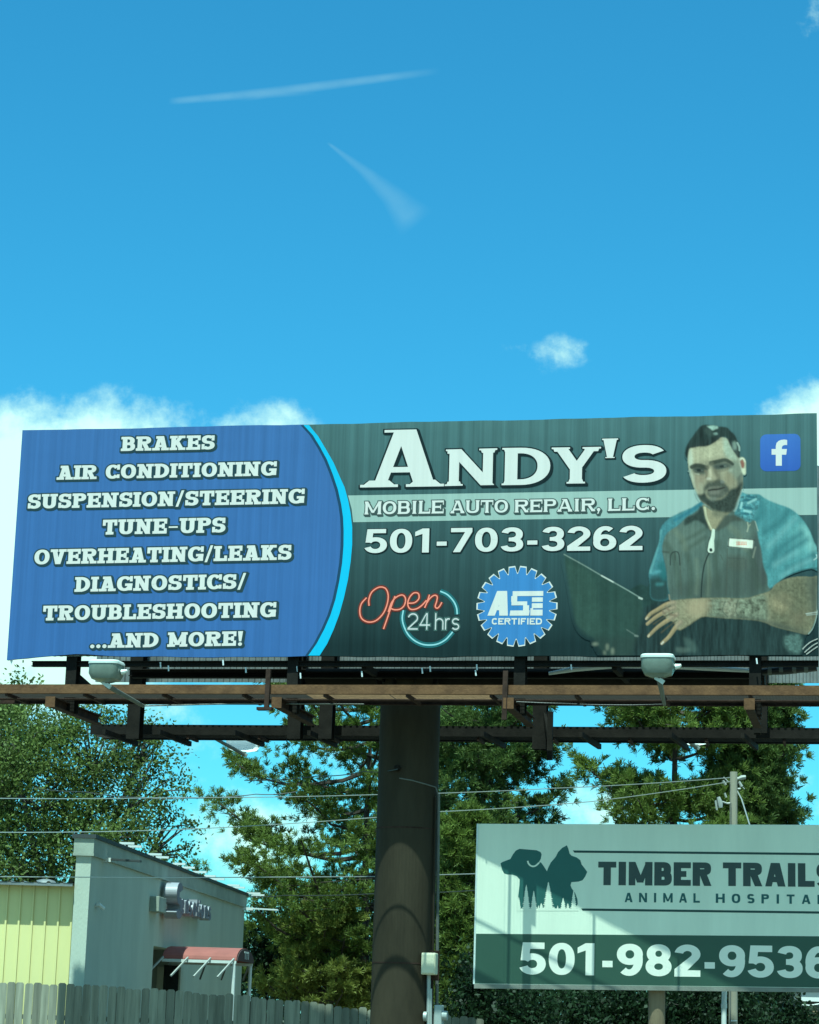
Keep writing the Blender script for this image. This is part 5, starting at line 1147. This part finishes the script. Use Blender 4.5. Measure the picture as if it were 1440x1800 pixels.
# ------------------------------------------------------------------ timber fence
YFE = 45.3
M_fence = mat('weathered_fence_board', (.29, .28, .215), .95, 0, .25, 9, .5, 14, island=.3, stretch=(1, 1, .06), var2=(.12, .12, .09))
fx0 = at(-30, 1750, YFE)[0]
fence = empty('wooden_fence', 'weathered grey wooden picket privacy fence in front of the shop', 'fence', (fx0, YFE, 0))
tl_ = lambda px: float(np.interp(px, [-30, 0, 150, 300, 430, 520, 655, 830, 1000], [1722, 1725, 1731, 1741, 1750, 1759, 1774, 1790, 1800]))
px = -30.0; k = 0; mb = MB(); px_w = 14.7; x_start = 0; pan = 0
while px < 850:
    a_ = at(px, tl_(px), YFE); b_ = at(px + px_w, tl_(px + px_w), YFE)
    x0, x1 = a_[0] - fx0 + .004, b_[0] - fx0 - .004; zt_ = (a_[2] + b_[2]) / 2 + random.uniform(-.03, .025); c_ = .03; yo = random.uniform(-.006, .006)
    lean = random.uniform(-.012, .012)
    mb.prism([(x0, yo, -.2), (x1, yo, -.2), (x1 + lean, yo, zt_ - c_), (x1 + lean - c_, yo, zt_), (x0 + lean + c_, yo, zt_), (x0 + lean, yo, zt_ - c_)], (0, .018, 0))
    k += 1; px += px_w
    if k % 16 == 0 or px >= 850:
        mb.build('fence_panel', M_fence, fence); mb = MB()
        mr_ = MB()
        for zz in (.45, 1.15): mr_.box(x_start, x1, .03, .07, zz, zz + .09)
        mr_.build('rail', M_fence, fence); mp = MB(); mp.box(x1 - .045, x1 + .045, .072, .16, -.2, zt_ - .12); mp.build('fence_post', M_fence, fence); x_start = x1

# ------------------------------------------------------------------ trees
def leafmat(name, col, island=.35, tr=.35):
    m_ = mat(name, col, .55, 0, .35, .55, island=island, transl=tr, spec=.25); return m_
L_pine = leafmat('pine_needles', (.14, .18, .034)); L_pined = leafmat('dark_pine_needles', (.105, .145, .036))
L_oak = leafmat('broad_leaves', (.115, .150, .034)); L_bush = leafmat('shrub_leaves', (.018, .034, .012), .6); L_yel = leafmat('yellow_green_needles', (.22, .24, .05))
M_bark = mat('pine_bark', (.055, .042, .032), .95, 0, .35, 3, .6, 8, stretch=(1, 1, .2)); M_bark2 = mat('grey_bark', (.075, .066, .055), .95, 0, .3, 3, .5, 8, stretch=(1, 1, .2))
def raw_mesh(name, co, faces, k, mt, parent=None):
    me = bpy.data.meshes.new(name); me.vertices.add(len(co)); me.vertices.foreach_set('co', co.astype(np.float32).ravel())
    f = faces.astype(np.int32); me.loops.add(f.size); me.loops.foreach_set('vertex_index', f.ravel()); me.polygons.add(len(f))
    me.polygons.foreach_set('loop_start', np.arange(0, f.size, k, dtype=np.int32)); me.polygons.foreach_set('loop_total', np.full(len(f), k, np.int32))
    me.update(); o = bpy.data.objects.new(name, me); COL.objects.link(o); me.materials.append(mt)
    if parent: o.parent = parent
    return o
def unit(v): return v / (np.linalg.norm(v, axis=-1, keepdims=True) + 1e-9)
def needles(cen, out_dir, rad, n, R, sub=7, L=.155, wd=.019):
    """every clump is a handful of needle brushes; n blades per brush, fanning outwards and up"""
    m_ = len(cen); off = R.normal(size=(m_, sub, 3)) * np.array([.44, .44, .30]) * rad[:, None, None]
    c = (cen[:, None] + off).reshape(-1, 3); od = unit(np.repeat(out_dir, sub, 0) + unit(off.reshape(-1, 3)) * .9)
    c = np.repeat(c, n, 0); od = np.repeat(od, n, 0)
    d = unit(unit(R.normal(size=c.shape)) + od * .9 + np.array([0, 0, .25]))
    base = c + R.normal(size=c.shape) * .025; tip = base + d * (L * (.6 + .8 * R.random((len(c), 1))))
    s_ = unit(np.cross(d, R.normal(size=d.shape))) * wd / 2
    co = np.stack([base - s_ * .8, base + s_ * .8, tip + s_, tip - s_], 1).reshape(-1, 3)
    return co, np.arange(len(co)).reshape(-1, 4)
def leaves(cen, rad, n, size, R, flat=.75):
    m_ = len(cen); c = np.repeat(cen, n, 0); rr = np.repeat(rad, n)[:, None]
    p = c + R.normal(size=(m_ * n, 3)) * rr * np.array([.5, .5, .5 * flat]); a = unit(R.normal(size=p.shape)); b = unit(np.cross(a, R.normal(size=p.shape)))
    a = a * size * (.6 + .8 * R.random((len(p), 1))) / 2; b = b * size * .62 * (.6 + .8 * R.random((len(p), 1))) / 2
    co = np.stack([p - a, p + b, p + a, p - b], 1).reshape(-1, 3); return co, np.arange(len(co)).reshape(-1, 4)
def pine(name, label, base_px, Y, z_lo, z_hi, reach, seed, mt, dens=1.0, shape=None, group=None, trunk_r=.22, tuft=.42, gap=.62, nn=30, cat='tree', lean=0.0):
    R = np.random.default_rng(seed); b = at(base_px, 1700, Y); root = empty(name, label, cat, (b[0], Y, 0), R.uniform(0, 6.28), group)
    root.rotation_euler = (0, 0, 0)
    H = z_hi; mb = MB(); zs = np.linspace(-.3, H, 12); ox = np.cumsum(R.normal(0, .03, 12)) + lean * zs / H
    oy = np.cumsum(R.normal(0, .03, 12)); mb.tube([(ox[i], oy[i], zs[i]) for i in range(12)], [max(trunk_r * (1 - .85 * zs[i] / H), .03) for i in range(12)], 10)
    trunk = mb.build('trunk', M_bark, root, smooth=True)
    cen, od, rad = [], [], []; limbs = MB(); z = z_lo; ang = R.uniform(0, 6.28)
    while z < H - .2:
        t = (z - z_lo) / (H - z_lo); Rm = reach * (shape(t) if shape else (1 - t * .75))
        for _ in range(int(R.integers(2, 5))):
            ang += 2.4 + R.normal(0, .35); L = Rm * R.uniform(.62, 1.12); dirh = np.array([math.cos(ang), math.sin(ang), 0])
            up = R.uniform(-.12, .30); bx_ = np.interp(z, zs, ox); by_ = np.interp(z, zs, oy); P = []
            for s_ in np.linspace(0, 1, 6): P.append(np.array([bx_, by_, z]) + dirh * L * s_ + np.array([0, 0, L * (up * s_ + .16 * s_ * s_ - .10 * math.sin(s_ * 3.1))]) + R.normal(0, .05, 3) * s_ * L * .5)
            limbs.tube(P, [.055 * (1 - .8 * s_) * (L / 2.5) ** .5 + .008 for s_ in np.linspace(0, 1, 6)], 5, caps=False)
            nt_ = max(3, int(L / .25 * dens))
            for j in range(nt_):
                s_ = R.uniform(.32, 1.04) ** .85; i0 = min(int(s_ * 5), 4); f = s_ * 5 - i0; p = P[i0] * (1 - f) + P[i0 + 1] * f
                side = np.array([-dirh[1], dirh[0], 0]) * R.normal(0, .20) * L * (1.15 - abs(s_ - .6)) ; off = side + np.array([0, 0, R.uniform(-.12, .28)])
                q = p + off
                if R.random() < .35: limbs.tube([p, p + off * .8], [.014, .008], 4, caps=False)
                cen.append(q); od.append(dirh * .5 + np.array([0, 0, .5])); rad.append(tuft * R.uniform(.7, 1.25))
        z += gap * R.uniform(.6, 1.3) * (.7 if t > .7 else 1)
    limbs.build('limbs', M_bark, root)
    co, fa = needles(np.array(cen), np.array(od), np.array(rad), nn, R); raw_mesh('crown', co, fa, 4, mt, root)
    return root
def broadleaf(name, label, base_px, Y, blobs, seed, mt, ncl=520, nl=42, size=.13, trunk_r=.25, group=None, cat='tree', crad=.5, limb=True, rmin=.25):
    """blobs: crown lobes given as (pixel x, pixel y, radius x px, radius y px, depth offset m)"""
    R = np.random.default_rng(seed); b = at(base_px, 1700, Y); root = empty(name, label, cat, (b[0], Y, 0), 0, group); k = Y / FPX
    C_ = [(at(x, y, Y + dz) - np.array([b[0], Y, 0]), rx * k, ry * k) for x, y, rx, ry, dz in blobs]
    vol = np.array([rx * rx * ry for _, rx, ry in C_]); vol /= vol.sum(); cen = []; rad = []; mb = MB(); fork = np.array([0, 0, max(C_[0][0][2] * .45, .4)])
    if limb: mb.tube([(0, 0, -.3), (.03, 0, fork[2] * .5), fork], [trunk_r, trunk_r * .85, trunk_r * .7], 10)
    for (c, rx, ry), v in zip(C_, vol):
        n_ = max(6, int(ncl * v)); d = unit(R.normal(size=(n_, 3))); r = R.uniform(rmin, 1.06, (n_, 1)) ** .6 * (1 + .22 * np.sin(d[:, :1] * 5 + d[:, 1:2] * 4 + seed) ); q = c + d * r * np.array([rx, rx * .8, ry]); cen.append(q); rad.append(crad * R.uniform(.6, 1.3, n_))
        if limb:
            mid = fork * .5 + c * .5 + R.normal(0, .2, 3); mb.tube([fork, mid, c], [trunk_r * .5, trunk_r * .32, trunk_r * .12], 6, caps=False)
            for j in range(min(14, n_)): mb.tube([mid * .3 + c * .7, c * .5 + q[j] * .5 + R.normal(0, .1, 3), q[j]], [trunk_r * .14, trunk_r * .08, .01], 4, caps=False)
    if limb: mb.build('trunk', M_bark2, root, smooth=True)
    co, fa = leaves(np.concatenate(cen), np.concatenate(rad), nl, size, R); raw_mesh('crown', co, fa, 4, mt, root); return root
zpx = lambda py, Y, px=700: float(at(px, py, Y)[2])
broadleaf('broadleaf_tree', 'large loose broadleaf tree behind the yellow shed at the left', 96, 66, [(70, 1390, 150, 130, 0), (20, 1300, 110, 90, 0), (170, 1310, 120, 80, .5), (250, 1390, 80, 90, 0), (150, 1470, 130, 80, -.5), (-60, 1400, 130, 170, 1), (290, 1480, 55, 60, .5), (30, 1520, 110, 70, 0), (255, 1310, 40, 50, .3)], 11, L_oak, 1000, 54, .108, .28, crad=.42)
broadleaf('broadleaf_tree', 'tall leafy treetop rising above the catwalk at the far left edge', -30, 74, [(0, 1250, 75, 60, 0), (-60, 1330, 120, 120, 0), (40, 1225, 40, 35, 0)], 12, L_oak, 260, 44, .13, .25, crad=.42)
pine('pine_tree', 'tall pine with long layered limbs between the shop and the billboard column', 638, 75, zpx(1730, 75), zpx(1180, 75), 5.9, 21, L_pine, 1.25, lambda t: .95 - .45 * t ** 2, 'tall pine trees', .2, .44, .56)
pine('pine_tree', 'tall pine just right of the billboard column, its dark trunk bare in places', 846, 66, zpx(1640, 66), zpx(1195, 66), 2.9, 22, L_pined, 1.5, lambda t: .9 - .3 * t, 'tall pine trees', .17, .42, .50)
pine('pine_tree', 'bushy pine behind the clinic sign with open limbs on its left', 1185, 62, zpx(1640, 62), zpx(1165, 62), 3.0, 23, L_pine, 1.5, lambda t: .95 - .3 * t, 'tall pine trees', .2, .44, .50)
pine('pine_tree', 'dense dark evergreen to the right of the utility pole', 1325, 64, zpx(1700, 64), zpx(1150, 64), 1.35, 24, L_pined, 3.6, lambda t: 1.0 - .25 * t, 'tall pine trees', .2, .46, .30)
pine('pine_tree', 'young pine with drooping yellow-green boughs low beside the column', 575, 73, zpx(1780, 73), zpx(1600, 73), 2.1, 25, L_yel, 1.5, lambda t: 1 - .6 * t, None, .08, .36, .34)
pine('pine_tree', 'slim pine half hidden behind the left edge of the clinic sign', 800, 60, zpx(1780, 60), zpx(1430, 60), 1.0, 26, L_pine, 2.4, lambda t: 1 - .6 * t, None, .1, .40, .36)
# understorey
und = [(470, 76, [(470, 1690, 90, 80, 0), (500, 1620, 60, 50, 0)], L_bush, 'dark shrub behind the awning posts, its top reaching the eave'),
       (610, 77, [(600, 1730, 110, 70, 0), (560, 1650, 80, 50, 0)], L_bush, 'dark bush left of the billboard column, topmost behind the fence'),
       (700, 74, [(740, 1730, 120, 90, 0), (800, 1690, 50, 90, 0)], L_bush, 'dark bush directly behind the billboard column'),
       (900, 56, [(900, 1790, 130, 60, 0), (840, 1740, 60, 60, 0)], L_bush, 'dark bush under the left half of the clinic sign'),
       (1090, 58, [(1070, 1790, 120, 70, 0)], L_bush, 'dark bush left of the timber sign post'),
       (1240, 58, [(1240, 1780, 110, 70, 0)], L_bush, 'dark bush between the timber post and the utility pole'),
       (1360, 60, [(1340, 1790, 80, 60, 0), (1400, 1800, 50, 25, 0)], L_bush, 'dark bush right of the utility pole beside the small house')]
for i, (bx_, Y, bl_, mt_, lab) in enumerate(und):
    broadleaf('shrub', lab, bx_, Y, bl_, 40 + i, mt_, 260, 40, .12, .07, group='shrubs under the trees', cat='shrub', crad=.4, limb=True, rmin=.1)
# far wood closing the view
R = np.random.default_rng(99); cen = np.stack([R.uniform(-45, 45, 2600), R.uniform(92, 112, 2600), 5.2 * R.random(2600) ** .7], -1); cen[:, 2] += 1.0 * np.sin(cen[:, 0] * .35) + .5 * np.sin(cen[:, 0] * 1.1)
co, fa = leaves(cen, np.full(2600, 1.0), 26, .34, R); wd_ = raw_mesh('woodland', co, fa, 4, leafmat('far_wood_leaves', (.035, .062, .022)))
wd_['kind'] = 'stuff'

# ------------------------------------------------------------------ utility pole and wires
M_pole = mat('grey_utility_pole', (.34, .32, .25), .85, 0, .15, 3, .4, 14, stretch=(1, 1, .1), var2=(.24, .22, .17))
YP = 48.0
pb = at(1289, 1800, YP); pt = at(1290, 1357, YP)
up = empty('utility_pole', 'grey wooden utility pole behind the clinic sign with a small lamp and insulators', 'utility pole', (pb[0], YP, 0))
def ul(px, py, dy=0.0):
    p = at(px, py, YP + dy); return (p[0] - pb[0], dy, p[2])
mb = MB(); mb.tube([(0, 0, -.5), ul(1289, 1600), ul(1290, 1357)], [.095, .088, .078], 16); mb.build('pole', M_pole, up, smooth=True)
mb = MB(); mb.tube([ul(1284, 1412), ul(1278, 1412.5), ul(1270, 1409.5)], .022, 6); mb.build('lamp_arm', M_pw, up)
mb = MB(); mb.tube([ul(1263, 1401), ul(1266, 1411), ul(1267, 1420)], [.035, .06, .045], 8); mb.tube([ul(1258, 1407), ul(1260.5, 1424)], .022, 6); mb.build('street_lamp_head', M_pw, up, smooth=True)
mb = MB(); mb.tube([ul(1296, 1370), ul(1304, 1367), ul(1311, 1366)], [.025, .05, .04], 8); mb.tube([ul(1296, 1368), ul(1311, 1364)], .018, 6); mb.build('insulator_arm', M_pw, up, smooth=True)
mb = MB(); mb.tube([ul(1299, 1374), ul(1304, 1383)], [.03, .035], 8); mb.tube([ul(1305, 1383), ul(1309, 1387)], .012, 6); mb.tube([ul(1297, 1387), ul(1302, 1386.5)], .022, 6); mb.build('insulator', M_pw, up, smooth=True)
mb = MB(); mb.tube([ul(1272, 1366), ul(1280, 1374)], .014, 6); mb.tube([ul(1271, 1372), ul(1276, 1380)], .03, 6); mb.tube([ul(1274, 1394), ul(1277, 1402)], .022, 6); mb.build('insulator', M_pw, up, smooth=True)
mb = MB(); mb.tube([ul(1285.2, 1412, -.1), ul(1284.5, 1600, -.1), ul(1284, 1830, -.1)], .012, 6); mb.build('ground_wire', M_conduit, up)
mb = MB(); mb.tube([ul(1285, 1795, -.1), ul(1296, 1795, -.1)], .016, 6); mb.build('pole_band', M_wp, up)
cpole = at(1272, 1800, 45.5); cp_ = MB(); q = [at(1274, 1735, 45.5), at(1273, 1770, 45.5), at(1271.5, 1830, 45.5)]; z0_ = .0
mb = MB(); c_ = [tuple(p) for p in q]; mb.tube([c_[0][:2] + (3.2,), c_[0], c_[1], c_[2][:2] + (-.2,)], .05, 12); mb.tube([(c_[1][0], c_[1][1], c_[1][2] - .02), (c_[1][0], c_[1][1], c_[1][2] + .06)], .058, 12)
tag(mb.build('vent_pipe', M_wp, None, smooth=True), 'thin white pipe standing just left of the utility pole', 'pipe')
def wire(pts, r, label, mt, sag=0.0):
    P = [at(x, y, Y) for x, y, Y in pts]; o_ = []
    for a, b in zip(P[:-1], P[1:]):
        for t in np.linspace(0, 1, 9)[:-1]: o_.append(a * (1 - t) + b * t - np.array([0, 0, sag * 4 * t * (1 - t)]))
    o_.append(P[-1]); mb = MB(); mb.tube(o_, r, 5); tag(mb.build('power_line', mt), label, 'wire', 'overhead wires')
M_wired = mat('dark_wire', (.03, .032, .03), .6)
wire([(1284, 1367, 47.9), (970, 1386, 50), (660, 1397, 50.5), (300, 1402, 51), (-30, 1403, 52)], .0095, 'upper pale wire running left from the top of the utility pole', M_wire, .02)
wire([(1284, 1374, 47.9), (1040, 1409, 49), (770, 1427, 49), (660, 1437, 49), (300, 1459, 49.5), (-30, 1463, 50)], .0095, 'second pale wire dropping left from the utility pole below the first', M_wire, .02)
wire([(1060, 1532, 44.5), (840, 1536, 44.8), (660, 1541, 45), (300, 1543, 44), (-30, 1541, 43)], .0095, 'lowest pale wire, crossing in front of the shop front cornice', M_wire, .0)
wire([(840, 1565, 52), (660, 1571, 52), (500, 1574, 52.5), (436, 1576, 53)], .010, 'thin dark wire low beside the column, under the pale one', M_wired, .02)
wire([(60, 1385, 56), (150, 1392, 55), (250, 1402, 54), (330, 1403, 54), (450, 1396, 54), (520, 1392, 54)], .011, 'dark sagging wire in front of the left broadleaf tree', M_wired, .03)
wire([(699, 1352, 41.4), (640, 1356, 43), (560, 1364, 46), (430, 1372, 50)], .010, 'dark cable leaving the eye bolt on the billboard column to the left', M_wired, .03)
wire([(1296, 1390, 48), (1304, 1405, 47.8), (1318, 1450, 47), (1330, 1490, 46.4)], .014, 'pale guy wire slanting down right from the utility pole', M_wire)

# ------------------------------------------------------------------ small house at the lower right
YH = 70.0
h0 = at(1369, 1800, YH); hs = empty('small_house', 'small white gabled house almost hidden behind the shrubs at the lower right', 'house', (h0[0], YH, 0))
def hl(px, py): p = at(px, py, YH); return float(p[0] - h0[0]), float(p[2])
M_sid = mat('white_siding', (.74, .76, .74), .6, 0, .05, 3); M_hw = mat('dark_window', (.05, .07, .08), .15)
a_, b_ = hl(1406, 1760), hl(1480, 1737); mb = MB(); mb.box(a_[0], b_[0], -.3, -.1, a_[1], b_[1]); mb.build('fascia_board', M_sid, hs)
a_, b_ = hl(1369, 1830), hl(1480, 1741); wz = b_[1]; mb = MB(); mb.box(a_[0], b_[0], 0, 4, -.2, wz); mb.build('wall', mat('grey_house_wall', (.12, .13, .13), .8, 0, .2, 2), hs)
mb = MB(); mb.loft([[(a_[0] - .3, -.4, wz), (b_[0] + .3, -.4, wz), (b_[0] + .3, 4.4, wz), (a_[0] - .3, 4.4, wz)], [(a_[0] - .3, 1.9, wz + .5), (b_[0] + .3, 1.9, wz + .5), (b_[0] + .3, 2.1, wz + .5), (a_[0] - .3, 2.1, wz + .5)]]); mb.build('roof', mat('brown_shingles', (.12, .10, .085), .9, 0, .3, 5), hs)
a_, b_ = hl(1372, 1758), hl(1404, 1745); mb = MB(); mb.box(a_[0], b_[0], -.05, -.003, a_[1], b_[1]); wf = mb.build('window_frame', M_sid, hs)
a_, b_ = hl(1380, 1757), hl(1395, 1746); mb = MB(); mb.box(a_[0], b_[0], -.06, -.053, a_[1], b_[1]); mb.build('pane', M_hw, wf)
for px in (1412, 1426): 
    a_ = hl(px, 1800); mb = MB(); mb.box(a_[0], a_[0] + .14, -.25, -.1, -.2, hl(px, 1775)[1]); mb.build('porch_post', M_post, hs)
a_, b_ = hl(1400, 1766), hl(1440, 1766); mb = MB(); mb.tube([(a_[0], -.3, a_[1]), ((a_[0] + b_[0]) / 2, -.3, a_[1] - .02), (b_[0], -.3, a_[1] + .04)], .025, 6); mb.build('porch_rail', M_wp, hs)
